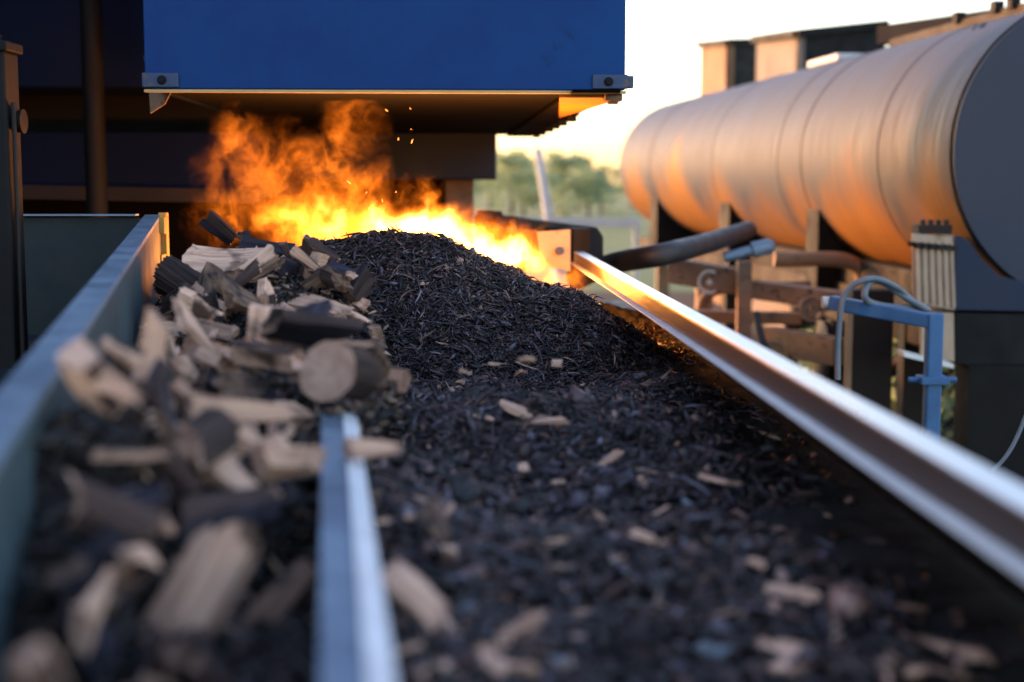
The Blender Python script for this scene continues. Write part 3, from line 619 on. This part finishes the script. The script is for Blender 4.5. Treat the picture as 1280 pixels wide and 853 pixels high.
# shredded bark fibres: one mass
def fibres(name, P, Nn, ln, wd, th, tint, m, curl=.25):
    n = len(P)
    ang = rng.uniform(0, 2 * np.pi, n)
    t1 = np.stack([np.cos(ang), np.sin(ang), rng.normal(0, .28, n)], 1)
    t1 -= Nn * (t1 * Nn).sum(1, keepdims=True); t1 += Nn * rng.normal(0, .3, (n, 1)); t1 /= np.linalg.norm(t1, axis=1, keepdims=True)
    t2 = np.cross(Nn, t1) + rng.normal(0, .35, (n, 3)); t2 -= t1 * (t1 * t2).sum(1, keepdims=True); t2 /= np.linalg.norm(t2, axis=1, keepdims=True)
    t3 = np.cross(t1, t2)
    V = np.zeros((n, 4, 3, 3))
    cur = rng.normal(0, curl, (n, 1)); side_ = rng.normal(0, curl, (n, 1))
    for i, s in enumerate((-1, -.35, .4, 1)):
        c = P + t1 * (ln * s / 2)[:, None] + t3 * (cur * (1 - s * s) * ln[:, None] * .3) + t2 * (side_ * (1 - s * s) * ln[:, None] * .3)
        k = (.35 if i == 0 else (.25 if i == 3 else 1)) * rng.uniform(.7, 1.2, n)
        V[:, i, 0] = c - t2 * (wd * k / 2)[:, None]
        V[:, i, 1] = c + t2 * (wd * k / 2)[:, None]
        V[:, i, 2] = c + t3 * (th * k)[:, None] + t2 * (wd * .1)[:, None]
    base = (np.arange(n) * 12)[:, None]
    F = []
    for i in range(3):
        for j in range(3):
            a = i * 3 + j; b = i * 3 + (j + 1) % 3
            F.append(np.concatenate([base + a, base + b, base + b + 3, base + a + 3], 1))
    F = np.concatenate(F, 0)
    me = bpy.data.meshes.new(name)
    me.vertices.add(n * 12); me.vertices.foreach_set('co', V.ravel().astype(np.float32))
    me.loops.add(F.size); me.loops.foreach_set('vertex_index', F.ravel().astype(np.int32))
    me.polygons.add(len(F)); me.polygons.foreach_set('loop_start', (np.arange(len(F)) * 4).astype(np.int32))
    me.update(calc_edges=True)
    at = me.attributes.new('tint', 'FLOAT_COLOR', 'POINT')
    col = np.ones((n, 12, 4)); col[:, :, :3] = tint[:, None, :]
    at.data.foreach_set('color', col.ravel().astype(np.float32))
    me.materials.append(m)
    o = bpy.data.objects.new(name, me); COL.objects.link(o); return o

def sample_bed(n, x0, x1, y0, y1):
    x = rng.uniform(x0, x1, n); y = rng.uniform(y0, y1, n); z = bed_h(x, y); e = .01
    nx_ = -(bed_h(x + e, y) - bed_h(x - e, y)) / (2 * e); ny_ = -(bed_h(x, y + e) - bed_h(x, y - e)) / (2 * e)
    Nn = np.stack([nx_, ny_, np.ones(n)], 1); Nn /= np.linalg.norm(Nn, axis=1, keepdims=True)
    return np.stack([x, y, z], 1), Nn
def tints(n):
    pal = np.array([(.005, .0035, .0045), (.012, .0075, .009), (.028, .017, .019), (.065, .037, .037), (.060, .045, .062), (.15, .072, .06), (.14, .12, .155), (.27, .155, .125)])
    k = rng.choice(len(pal), n, p=[.26, .21, .17, .13, .09, .075, .035, .03]); return pal[k] * rng.uniform(.6, 1.5, (n, 1))
parts = []
def dens(n, x0, x1, y0, y1, lmul=1., wmul=1.):
    P, Nn = sample_bed(n, x0, x1, y0, y1)
    P = P + Nn * (rng.uniform(-.005, .016, n) ** 1)[:, None]
    ln = rng.lognormal(math.log(.023), .6, n).clip(.007, .085) * lmul; wd = rng.lognormal(math.log(.0045), .4, n).clip(.002, .013) * wmul; th = wd * rng.uniform(.3, .8, n)
    keep = ~((P[:, 0] < bar_x(P[:, 1]) - .12) & (P[:, 1] < 3.9)) | (rng.uniform(0, 1, n) < .15)
    keep &= (P[:, 0] < .43 + .04 * np.sin(P[:, 1] * 9) + .03 * np.sin(P[:, 1] * 23) + rng.normal(0, .02, n)) | (rng.uniform(0, 1, n) < .12)
    return P[keep], Nn[keep], ln[keep], wd[keep], th[keep]
sets = [dens(92000, -1.0, .55, 3.2, 4.9), dens(48000, -.5, .58, 2.2, 3.3, 1.25, 1.15), dens(26000, -.45, .6, .9, 2.3, 1.3, 1.6)]
P = np.concatenate([s[0] for s in sets]); Nn = np.concatenate([s[1] for s in sets]); ln = np.concatenate([s[2] for s in sets]); wd = np.concatenate([s[3] for s in sets]); th = np.concatenate([s[4] for s in sets])
fb = fibres('shredded_bark', P, Nn, ln, wd, th, tints(len(P)), M['mulch'])
tag(fb, 'heap and bed of shredded blackened bark mulch on the conveyor', 'bark mulch', kind='stuff')

# small chunky crumbs on the flat bed: also uncountable
P, Nn, ln, wd, th = [np.concatenate(a) for a in zip(dens(4500, -.5, .56, .9, 3.4, 1.0, 3.0), dens(900, -.5, .56, .9, 3.2, 1.3, 4.5), dens(2500, -.9, .5, 3.3, 4.6, .8, 2.4))]
cr_ = fibres('bark_crumbs', P, Nn, ln, wd * 1.1, wd * .7, tints(len(P)) * 1.2, M['mulch'], .1)
tag(cr_, 'chunky dark bark crumbs strewn over the flat mulch bed', 'bark crumbs', kind='stuff')

# ------------------------------------------------------------------ wood pieces
def wood_mesh(kind, Ln, r, seed, mats):
    rnd = random.Random(seed); prof = []; pm = []
    if kind == 'round':
        n = 18
        for k in range(n): a = k / n * 2 * math.pi; q = r * (1 + .06 * math.sin(2 * a + seed) + rnd.uniform(-.03, .03)); prof.append((q * math.cos(a), q * math.sin(a))); pm.append(1)
    elif kind == 'split':
        A = R(rnd.uniform(80, 150)); n = 7
        prof.append((-r * .45, rnd.uniform(-.1, .1) * r)); pm.append(0)
        for k in range(n + 1): a = -A / 2 + A * k / n; q = r * rnd.uniform(.95, 1.04); prof.append((q * math.cos(a) - r * .3, q * math.sin(a))); pm.append(1 if k < n else 0)
    elif kind == 'half':
        n = 9
        for k in range(n + 1): a = math.pi * k / n; q = r * rnd.uniform(.95, 1.04); prof.append((q * math.cos(a), q * math.sin(a) - r * .3)); pm.append(1 if k < n else 0)
    elif kind == 'slab':
        w_, h_ = r, r * rnd.uniform(.3, .45)
        for (a, b) in ((-1, -1), (.1, -1.15), (1, -.9), (.9, 1), (0, 1.1), (-1.05, .85)): prof.append((a * w_, b * h_)); pm.append(0)
    else:  # chunk
        n = rnd.randint(5, 7)
        for k in range(n): a = k / n * 2 * math.pi + rnd.uniform(-.25, .25); q = r * rnd.uniform(.65, 1.1); prof.append((q * math.cos(a), q * math.sin(a))); pm.append(1 if rnd.random() < .35 else 0)
    big = [] ; bm_ = []
    sub = 1 if kind == 'round' else 4
    for j in range(len(prof)):
        p0, p1 = Vector(prof[j]), Vector(prof[(j + 1) % len(prof)])
        for q in range(sub):
            amp = 0 if q == 0 else (.022 if pm[j] == 0 else .03) * r
            v = p0.lerp(p1, q / sub); nn_ = Vector((p1.y - p0.y, p0.x - p1.x)); nn_ = nn_.normalized() if nn_.length > 0 else nn_
            v = v + nn_ * rnd.uniform(-amp, amp) * 1.6; big.append((v.x, v.y)); bm_.append(pm[j])
    prof, pm = big, bm_
    ns = 8; k = len(prof); vs = []; tw = rnd.uniform(-.35, .35) if kind != 'round' else .05; bend = rnd.uniform(-.05, .05) * Ln
    tap = rnd.uniform(.35, 1.) if kind in ('chunk', 'slab', 'split') else rnd.uniform(.8, 1)
    for i in range(ns + 1):
        s = i / ns; x = (s - .5) * Ln; sc = 1 + (tap - 1) * s
        jag = .06 * Ln if kind not in ('round',) else .003; skew = rnd.uniform(-.7, .7) * (kind != 'round')
        for j, (a, b) in enumerate(prof):
            ca, sa = math.cos(tw * s), math.sin(tw * s)
            nz = mnoise.noise(Vector((a * 60, b * 60, s * 4 + seed))) * r * (.03 if kind == 'round' else .12)
            xx = x + (rnd.uniform(-jag, jag) if i in (0, ns) else 0) + skew * a * (abs(2 * s - 1) ** 2) * (1 if s > .5 else -1)
            aa, bb = a * (sc + nz / r * .6), b * (sc - nz / r * .5)
            vs.append((xx, aa * ca - bb * sa, aa * sa + bb * ca + bend * (1 - (2 * s - 1) ** 2)))
    mb = MB(); o = 0
    mb.v = vs
    for i in range(ns):
        for j in range(k): mb.f.append((i * k + j, i * k + (j + 1) % k, (i + 1) * k + (j + 1) % k, (i + 1) * k + j)); mb.m.append(pm[j])
    # ends as fans with a centre vertex
    for i, sgn in ((0, -1), (ns, 1)):
        c = len(mb.v); ring = [Vector(mb.v[i * k + j]) for j in range(k)]; ce = sum(ring, Vector()) / k; mb.v.append(tuple(ce + Vector((rnd.uniform(-.01, .01) * (kind != 'round'), 0, 0))))
        for j in range(k): mb.f.append((i * k + j, c, i * k + (j + 1) % k)); mb.m.append(2)
    me = bpy.data.meshes.new('firewood'); me.from_pydata(mb.v, [], mb.f)
    for mt in mats: me.materials.append(mt)
    me.polygons.foreach_set('material_index', mb.m)
    import bmesh
    b = bmesh.new(); b.from_mesh(me); bmesh.ops.recalc_face_normals(b, faces=b.faces); b.to_mesh(me); b.free()
    me.polygons.foreach_set('use_smooth', [True] * len(me.polygons)); me.set_sharp_from_angle(angle=R(14))
    return me
PALE = (M['wood'], M['bark'], M['woodend']); DARK = (M['char'], M['bark'], M['woodbrown']); MID = (M['woodbrown'], M['bark'], M['woodbrown'])
def place(me, loc, rot, name='firewood', scale=1):
    o = bpy.data.objects.new(name, me); COL.objects.link(o); o.location = loc; o.rotation_euler = rot
    o.scale = (scale,) * 3; return o

heroes = []
hero_px = []
def hero(kind, Ln, r, seed, mats, px, py, d, rot, label, name='firewood'):
    if d < 4.05 and px < 500:
        lift = .02 + r * .5; q = .85
        while q < 4 and W(px, py, q).z > float(pile_h(W(px, py, q).x, W(px, py, q).y)) + lift: q += .01
        Ln *= q / d; r *= q / d; d = q
    hero_px.append((px, py, d, max(Ln * .42, r) * FPX / d))
    o = place(wood_mesh(kind, Ln, r, seed, mats), W(px, py, d), [R(a) for a in rot], name)
    tag(o, label, 'firewood', 'firewood pieces heaped beside the bark'); heroes.append(o.location.copy()); return o
# rot: local X is the length axis
hero('round', .13, .054, 3, (M['wood'], M['bark'], M['woodend']), 430, 468, 2.52, (0, 12, 70), 'round log with a smooth sawn pale end, lying right above the divider bar')
hero('chunk', .12, .040, 44, (M['wood'], M['wood'], M['woodend']), 240, 750, 1.3, (0, -50, 50), 'big barkless pale log in front, leaning in the lower left of the heap')
hero('slab', .19, .055, 5, (M['wood'],) * 3, 280, 328, 3.7, (38, 0, 10), 'pale straight-grained slab lying on top at the back of the heap')
hero('half', .14, .05, 6, DARK, 228, 356, 3.5, (60, 20, -35), 'dark slate-grey wedge standing in front of the straight-grained slab')
hero('slab', .135, .026, 7, PALE, 188, 440, 2.75, (80, -78, 10), 'upright pale plank-like chunk in the left half of the heap')
hero('split', .11, .05, 8, PALE, 145, 490, 2.45, (30, 10, -40), 'pale split chunk just right of the tray wall below the upright plank')
hero('slab', .14, .035, 9, PALE, 400, 385, 3.35, (20, 10, -28), 'pale splintered slab at the foot of the black heap')
hero('slab', .13, .014, 10, PALE, 434, 391, 3.4, (10, 14, -35), 'thin pointed pale splinter sticking out onto the black heap')
hero('slab', .14, .014, 11, PALE, 432, 424, 3.2, (0, 8, -24), 'long thin pale splinter below the pointed one against the black heap')
hero('half', .15, .05, 12, DARK, 385, 410, 3.05, (-30, 10, 20), 'rounded charred chunk behind the sawn log end')
hero('split', .16, .045, 13, PALE, 300, 520, 2.3, (40, 5, 20), 'pale split chunk in the middle of the heap with torn faces')
hero('half', .18, .045, 14, (M['woodbrown'], M['bark'], M['woodend']), 250, 545, 2.2, (20, 0, 85), 'brown log half pointing its cut end at the camera in mid heap')
hero('chunk', .12, .045, 15, DARK, 330, 500, 2.4, (10, 30, 50), 'dark blue-grey charred lump left of the sawn log end')
hero('slab', .10, .015, 16, PALE, 165, 568, 2.0, (0, 0, 3), 'thin pale batten lying crosswise in front of the heap middle')
hero('split', .07, .035, 17, PALE, 362, 578, 1.95, (10, 0, 8), 'pale block wedged against the left side of the divider bar')
hero('split', .07, .03, 18, PALE, 470, 565, 2.0, (30, 0, 20), 'pale block lying against the right side of the divider bar')
hero('chunk', .10, .045, 19, DARK, 290, 640, 1.65, (10, -10, 35), 'large blue-black charred piece behind the big pale front log')
hero('slab', .13, .022, 20, PALE, 300, 600, 1.8, (10, 20, -40), 'narrow pale stick above the blue-black charred piece')
hero('chunk', .10, .026, 21, MID, 350, 760, 1.3, (10, -25, 60), 'brown split stick between the big front log and the bar')
hero('slab', .08, .02, 22, PALE, 515, 745, 1.4, (10, 20, -45), 'flat pale piece lying on bark right of the near end of the bar')
hero('slab', .06, .015, 23, MID, 545, 655, 1.72, (30, 30, -60), 'curled brown bark piece right of the bar, in mid distance')
hero('chunk', .04, .022, 24, PALE, 45, 845, 1.2, (0, 50, 60), 'pale piece cut off by the lower left picture corner')
hero('chunk', .1, .035, 25, DARK, 275, 285, 4.2, (10, 40, 10), 'charred block burning at the back of the heap')
hero('split', .16, .04, 26, DARK, 335, 312, 4.1, (10, 6, 5), 'charred forked log at the edge of the flames')
hero('chunk', .05, .02, 27, DARK, 308, 302, 4.15, (10, 70, 5), 'small charred stub poking up in front of the flames')
hero('slab', .15, .045, 28, MID, 305, 372, 3.3, (50, 20, 60), 'grey-brown wedge in the upper middle of the heap')
hero('chunk', .1, .04, 29, PALE, 116, 474, 2.5, (10, 60, 60), 'pale chunk tucked tight against the tray wall')
hero('split', .13, .04, 30, PALE, 335, 450, 2.7, (70, 5, -20), 'pale piece with a bright split face left of the sawn log')
hero('slab', .12, .03, 31, PALE, 245, 415, 2.95, (40, 50, 40), 'pale leaning wedge beside the upright plank')

used_labels = set()
def unique(lab, o, words):
    if lab in used_labels:
        for w_ in words:
            if f'{w_} {lab}' not in used_labels: lab = f'{w_} {lab}'; break
    used_labels.add(lab); return lab
def tilt_words(o):
    a = abs(o.rotation_euler.y); return ('steep' if a > .6 else ('tilted' if a > .25 else 'level'),)
def turn_words(o):
    a = o.rotation_euler.z % math.pi; return ('lengthwise' if .8 < a < 2.35 else 'crosswise', )
lib = []
spec = [('split', PALE, 'pale'), ('split', PALE, 'pale'), ('split', PALE, 'pale'), ('slab', PALE, 'pale'), ('slab', PALE, 'pale'), ('half', PALE, 'pale'), ('chunk', PALE, 'pale'),
        ('split', MID, 'brown'), ('half', MID, 'brown'), ('chunk', MID, 'brown'), ('chunk', DARK, 'charred'), ('half', DARK, 'charred'), ('split', DARK, 'charred'), ('slab', DARK, 'charred'), ('chunk', DARK, 'charred'), ('split', MID, 'brown')]
for i, (k, m, tone) in enumerate(spec + spec):
    Ln = random.uniform(.055, .115); r = random.uniform(.022, .042) * (1.15 if k == 'slab' else 1)
    lib.append((wood_mesh(k, Ln, r, 100 + i, m), k, tone, Ln))
shape_word = {'split': 'split wedge', 'slab': 'flat slab', 'half': 'half-round', 'chunk': 'blocky chunk'}
cnt = 0
pts_done = []
for layer in range(3):
    tries = 0
    while tries < 2600 and cnt < (120, 225, 300)[layer]:
        tries += 1
        y = 1.15 + 2.85 * random.random() ** 1.35; xl = float(wall_x(y)) + .055; xr_ = float(bar_x(y)) + (.0 if y < 2.2 else .03)
        x = random.uniform(xl, xr_)
        z = float(pile_h(x, y)) + (-.008, .02, .045)[layer]
        sp = .05 if y < 2.3 else .058
        if any((x - a) ** 2 + (y - b) ** 2 < sp * sp and c == layer for a, b, c in pts_done): continue
        if any((Vector((x, y, z)) - h).length < .075 for h in heroes): continue
        if abs(x - (-.15 - (y - 1) * .09)) < .075 and y < 2.2: continue
        fx, fy = 640 + x / y * FPX, 230 + (CAMZ - z) / y * FPX
        if layer > 0 and any(y < d_ + .05 and (fx - a) ** 2 + ((fy - b) * 1.2) ** 2 < (c * .8) ** 2 for a, b, d_, c in hero_px): continue
        pts_done.append((x, y, layer))
        pal = random.random() < (.66 if y > 1.55 else .3)
        cands = [l for l in lib if (l[2] == 'pale') == pal]
        me, k, tone, Ln = random.choice(cands)
        o = place(me, (x, y, z), (random.uniform(0, 6.3), random.gauss(0, .55), random.uniform(0, 6.3)), 'firewood', random.uniform(.7, 1.15) * (.7 if y < 2.1 else .95))
        u = (x - xl) / (xr_ - xl)
        where = 'beside the tray wall' if u < .3 else ('on the bark side' if u > .7 else 'mid heap')
        row = 'near the flames' if y > 3.3 else ('in the back half' if y > 2.6 else ('at mid length' if y > 1.9 else 'close to camera'))
        size = 'long' if Ln * o.scale.x > .085 else ('short' if Ln * o.scale.x < .06 else 'medium')
        lay = ('half buried', 'wedged in', 'lying on top')[layer]
        tag(o, unique(f'{size} {tone} {shape_word[k]} {lay} {where}, {row}', o, tilt_words(o)), 'firewood', 'firewood pieces heaped beside the bark')
        cnt += 1

# splinters and bark scraps filling the gaps of the heap: uncountable
n = 16000; yy = 1.0 + 3.1 * rng.uniform(0, 1, n); xl_ = wall_x(yy) + .005; xx = xl_ + (bar_x(yy) + .04 - xl_) * rng.uniform(0, 1, n)
Pz = np.maximum(pile_h(xx, yy) - .045, bed_h(xx, yy)) + rng.uniform(-.01, .025, n)
pal = np.array([(.012, .011, .013), (.03, .022, .02), (.09, .05, .035), (.2, .11, .075), (.42, .26, .18)])
tt_ = pal[rng.choice(5, n, p=[.34, .27, .17, .13, .09])] * rng.uniform(.7, 1.3, (n, 1))
tt_ = np.where((yy < 1.9)[:, None] & (rng.uniform(0, 1, (n, 1)) < .75), pal[rng.integers(0, 2, n)] * .6, tt_)
Nn = np.stack([rng.normal(0, .5, n), rng.normal(0, .5, n), np.ones(n)], 1); Nn /= np.linalg.norm(Nn, axis=1, keepdims=True)
so = fibres('wood_splinters', np.stack([xx, yy, Pz], 1), Nn, rng.lognormal(math.log(.026), .45, n), rng.uniform(.004, .014, n), rng.uniform(.003, .009, n), tt_, M['mulch'], .15)
tag(so, 'splinters and bark scraps filling the gaps of the firewood heap', 'splinters', kind='stuff')

# pale chips strewn on the bark
chiplib = [wood_mesh(k, l, r, 300 + i, (M['chipw'],) * 3) if False else wood_mesh(k, l, r, 300 + i, (M['wood'], M['wood'], M['wood']))
           for i, (k, l, r) in enumerate([('slab', .034, .008), ('slab', .045, .006), ('chunk', .02, .007), ('slab', .026, .009), ('chunk', .03, .006), ('slab', .055, .004)])]
greylib = [wood_mesh('chunk', .026, .008, 400, (M['cable'],) * 3), wood_mesh('slab', .03, .009, 401, (M['cable'],) * 3)]
ch_h = [(650, 515, 1.6), (678, 528, 1.4), (612, 524, 1), (748, 540, 1.2), (830, 546, 1.8), (745, 585, 1.7), (680, 580, 1.2), (600, 582, 1.3), (590, 522, 1), (790, 542, 1), (500, 350, 1.3), (495, 345, .9), (555, 356, 1),
        (640, 735, 1.5), (635, 840, 1.8), (970, 820, 2.), (1190, 815, 1.9), (1110, 750, 1.5), (990, 745, 1.2), (770, 700, 1.2), (800, 680, 1.1), (690, 680, 1.3), (640, 795, 1.7), (545, 650, 1.3), (1018, 650, 1.3), (960, 545, 1), (730, 770, 1.2), (760, 655, 1.2), (560, 690, 1.4), (900, 600, 1.2)]
def chip_at(px, py, s, me, label, g):
    p = WZ(px, py, BED + .02)
    for _ in range(6): p = WZ(px, py, float(bed_h(p.x, p.y)) + .017)
    o = place(me, p, (random.uniform(-.5, .5), random.gauss(0, .25), random.uniform(0, 6.3)), 'wood_chip', s); tag(o, unique(label, o, turn_words(o)), 'wood chip', g)
def near_word(px, py):
    r = 'on the heap' if py < 480 else ('below the heap foot' if py < 560 else ('mid bed' if py < 660 else ('on the near bed' if py < 770 else 'nearest the camera')))
    c = 'by the divider bar' if px < 600 else ('left of centre' if px < 720 else ('right of centre' if px < 880 else 'on the rail side'))
    return f'{r} {c}'
chipword = ['short flake', 'narrow sliver', 'stubby nub', 'broad flake', 'thick bit', 'long sliver']
for i, (px, py, s) in enumerate(ch_h):
    sz = 'large' if s > 1.55 else ('middle-sized' if s > 1.15 else 'small')
    chip_at(px, py, s * 1.2, chiplib[i % 6], f'{sz} pale {chipword[i % 6]} of wood {near_word(px, py)}', 'pale wood chips strewn on the bark')
for i in range(170):
    py = random.uniform(340, 850) ** 1; px = random.uniform(470, 1180)
    if py < 480 and not (400 < px < 800): continue
    if px > 780 + (py - 400) * .95: continue
    q = random.randrange(6); s_ = random.uniform(.45, 1.1)
    chip_at(px, py, s_, chiplib[q], f'{"tiny" if s_ < .75 else "smallish"} pale {chipword[q]} of wood {near_word(px, py)}', 'pale wood chips strewn on the bark')
for i, (px, py) in enumerate([(635, 737), (905, 640), (1020, 648), (690, 825), (860, 630), (480, 465), (800, 470), (660, 610), (560, 600), (980, 690), (900, 815), (580, 760)]):
    chip_at(px, py, random.uniform(.7, 1.3), greylib[i % 2], f'ash-grey fragment {near_word(px, py)}', 'ash-grey fragments on the bark')

# ------------------------------------------------------------------ fire
def fire_mat(blobs):
    m = bpy.data.materials.new('flame_gas'); m.use_nodes = True; n = m.node_tree.nodes; l = m.node_tree.links
    n.clear(); out = n.new('ShaderNodeOutputMaterial')
    tc = n.new('ShaderNodeTexCoord')
    nd = n.new('ShaderNodeTexNoise'); nd.inputs['Scale'].default_value = 5.5; nd.inputs['Detail'].default_value = 4; nd.inputs['Roughness'].default_value = .6
    l.new(tc.outputs['Object'], nd.inputs['Vector'])
    s1 = n.new('ShaderNodeVectorMath'); s1.operation = 'SUBTRACT'; s1.inputs[1].default_value = (.5, .5, .5); l.new(nd.outputs['Color'], s1.inputs[0])
    s2 = n.new('ShaderNodeVectorMath'); s2.operation = 'SCALE'; s2.inputs['Scale'].default_value = .30; l.new(s1.outputs[0], s2.inputs[0])
    s3 = n.new('ShaderNodeVectorMath'); s3.operation = 'ADD'; l.new(tc.outputs['Object'], s3.inputs[0]); l.new(s2.outputs[0], s3.inputs[1])
    acc = None
    for (c, rad, k) in blobs:
        a = n.new('ShaderNodeVectorMath'); a.operation = 'SUBTRACT'; a.inputs[1].default_value = c; l.new(s3.outputs[0], a.inputs[0])
        b = n.new('ShaderNodeVectorMath'); b.operation = 'DIVIDE'; b.inputs[1].default_value = rad; l.new(a.outputs[0], b.inputs[0])
        d = n.new('ShaderNodeVectorMath'); d.operation = 'LENGTH'; l.new(b.outputs[0], d.inputs[0])
        e = n.new('ShaderNodeMapRange'); e.interpolation_type = 'SMOOTHSTEP'; e.inputs[1].default_value = 1; e.inputs[2].default_value = 0; e.inputs[3].default_value = 0; e.inputs[4].default_value = k
        l.new(d.outputs['Value'], e.inputs[0])
        if acc is None: acc = e.outputs[0]
        else:
            q = n.new('ShaderNodeMath'); q.operation = 'ADD'; l.new(acc, q.inputs[0]); l.new(e.outputs[0], q.inputs[1]); acc = q.outputs[0]
    mp = n.new('ShaderNodeMapping'); mp.inputs['Scale'].default_value = (1, 1, .62); l.new(s3.outputs[0], mp.inputs[0])
    nz = n.new('ShaderNodeTexNoise'); nz.inputs['Scale'].default_value = 13; nz.inputs['Detail'].default_value = 7; nz.inputs['Roughness'].default_value = .62; nz.inputs['Distortion'].default_value = .4
    l.new(mp.outputs[0], nz.inputs['Vector'])
    th_ = n.new('ShaderNodeMapRange'); th_.inputs[1].default_value = .47; th_.inputs[2].default_value = .66; th_.inputs[3].default_value = 0.0; th_.inputs[4].default_value = 1
    l.new(nz.outputs[0], th_.inputs[0])
    mu = n.new('ShaderNodeMath'); mu.operation = 'MULTIPLY'; l.new(acc, mu.inputs[0]); l.new(th_.outputs[0], mu.inputs[1])
    core = n.new('ShaderNodeMath'); core.operation = 'POWER'; core.inputs[1].default_value = 3.2; l.new(acc, core.inputs[0])
    cm = n.new('ShaderNodeMath'); cm.operation = 'MULTIPLY'; cm.inputs[1].default_value = .45; l.new(core.outputs[0], cm.inputs[0])
    sm = n.new('ShaderNodeMath'); sm.operation = 'ADD'; l.new(mu.outputs[0], sm.inputs[0]); l.new(cm.outputs[0], sm.inputs[1])
    cr = n.new('ShaderNodeValToRGB'); e = cr.color_ramp.elements; e[0].position = .0; e[0].color = (1, .2, .015, 1); e[1].position = 1; e[1].color = (1, .55, .14, 1)
    q = e.new(.4); q.color = (1, .28, .025, 1)
    l.new(sm.outputs[0], cr.inputs[0])
    st = n.new('ShaderNodeMath'); st.operation = 'MULTIPLY'; st.inputs[1].default_value = FIRE; l.new(sm.outputs[0], st.inputs[0])
    em = n.new('ShaderNodeEmission'); l.new(cr.outputs[0], em.inputs[0]); l.new(st.outputs[0], em.inputs[1])
    l.new(em.outputs[0], out.inputs['Volume'])
    return m
FIRE = 13.0
fb_px = [  # px, py, depth, rx(px), ry(px), rdepth m, strength
    (385, 290, 4.70, 75, 65, .18, .85), (350, 235, 4.75, 62, 80, .14, .42), (435, 160, 4.8, 45, 62, .13, .24), (290, 205, 4.8, 52, 68, .12, .20),
    (480, 290, 4.70, 95, 45, .18, 1.3), (560, 290, 4.72, 80, 46, .18, 1.35), (625, 318, 4.7, 75, 40, .18, 1.35), (525, 250, 4.75, 36, 42, .1, .7),
    (400, 215, 4.8, 60, 65, .13, .40), (300, 272, 4.8, 75, 45, .12, .28), (685, 347, 4.6, 58, 28, .12, .8), (450, 240, 4.8, 60, 42, .12, .42), (278, 170, 4.8, 26, 50, .1, .16), (608, 278, 4.9, 32, 26, .1, .6)]
FC = W(480, 290, 4.75)
blobs = []; hull = MB()
import bmesh as _bm
hb = _bm.new()
for (px, py, d, rx, ry, rd, k) in fb_px:
    c = W(px, py, d); a, b = rx / FPX * d, ry / FPX * d
    blobs.append((tuple(c - FC), (a, rd, b), k))
    Mx = Matrix.Translation(c - FC) @ Matrix.Diagonal((a + .05, rd + .05, b + .05, 1))
    _bm.ops.create_icosphere(hb, subdivisions=3, radius=1, matrix=Mx)
me = bpy.data.meshes.new('flames'); hb.to_mesh(me); hb.free()
fo = bpy.data.objects.new('flames', me); COL.objects.link(fo); fo.location = FC
rm = fo.modifiers.new('r', 'REMESH'); rm.mode = 'VOXEL'; rm.voxel_size = .03
dg = bpy.context.evaluated_depsgraph_get(); nm = bpy.data.meshes.new_from_object(fo.evaluated_get(dg)); fo.modifiers.clear(); fo.data = nm; nm.name = 'flames'
nm.materials.clear(); nm.materials.append(fire_mat(blobs))
tag(fo, 'bright orange and yellow flames rising behind the bark heap', 'fire', kind='thing')
# light given off by the fire
for i, (px, py, d, e) in enumerate([(400, 330, 4.8, 4), (520, 330, 4.85, 6.5), (650, 325, 4.85, 9)]):
    ld = bpy.data.lights.new('fire_light', 'POINT'); ld.energy = e; ld.color = (1, .36, .07); ld.shadow_soft_size = .09
    lo = bpy.data.objects.new('fire_light', ld); COL.objects.link(lo); lo.parent = fo; lo.location = W(px, py, d) - FC

# sparks
sm_ = bpy.data.materials.new('spark_glow'); sm_.use_nodes = True; p = sm_.node_tree.nodes['Principled BSDF']
p.inputs['Base Color'].default_value = (.1, .03, .01, 1); p.inputs['Emission Color'].default_value = (1, .32, .06, 1); p.inputs['Emission Strength'].default_value = 1.2
mb = MB(); mb.tube([(0, 0, -.003), (0, 0, -.0015), (0, .0004, .0015), (0, 0, .003)], [.0006, .0016, .0014, .0004], 7)
spk = mb.build('spark', sm_)
for i, (px, py, s) in enumerate([(483, 138, .8), (513, 136, .5), (498, 174, 1.0), (515, 177, .8), (514, 162, .4), (436, 228, .7), (495, 240, .8), (458, 241, .5), (478, 251, .7)]):
    if s == 0: continue
    o = spk if i == 0 else spk.copy()
    if i: COL.objects.link(o)
    o.location = W(px, py, 4.5); o.scale = (s * .7, s * .7, s * random.uniform(.8, 4)); o.rotation_euler = (random.uniform(-.8, .8), random.uniform(-.9, .9), 0)
    tag(o, 'tiny glowing orange spark floating above the flames', 'spark', 'sparks rising from the fire')
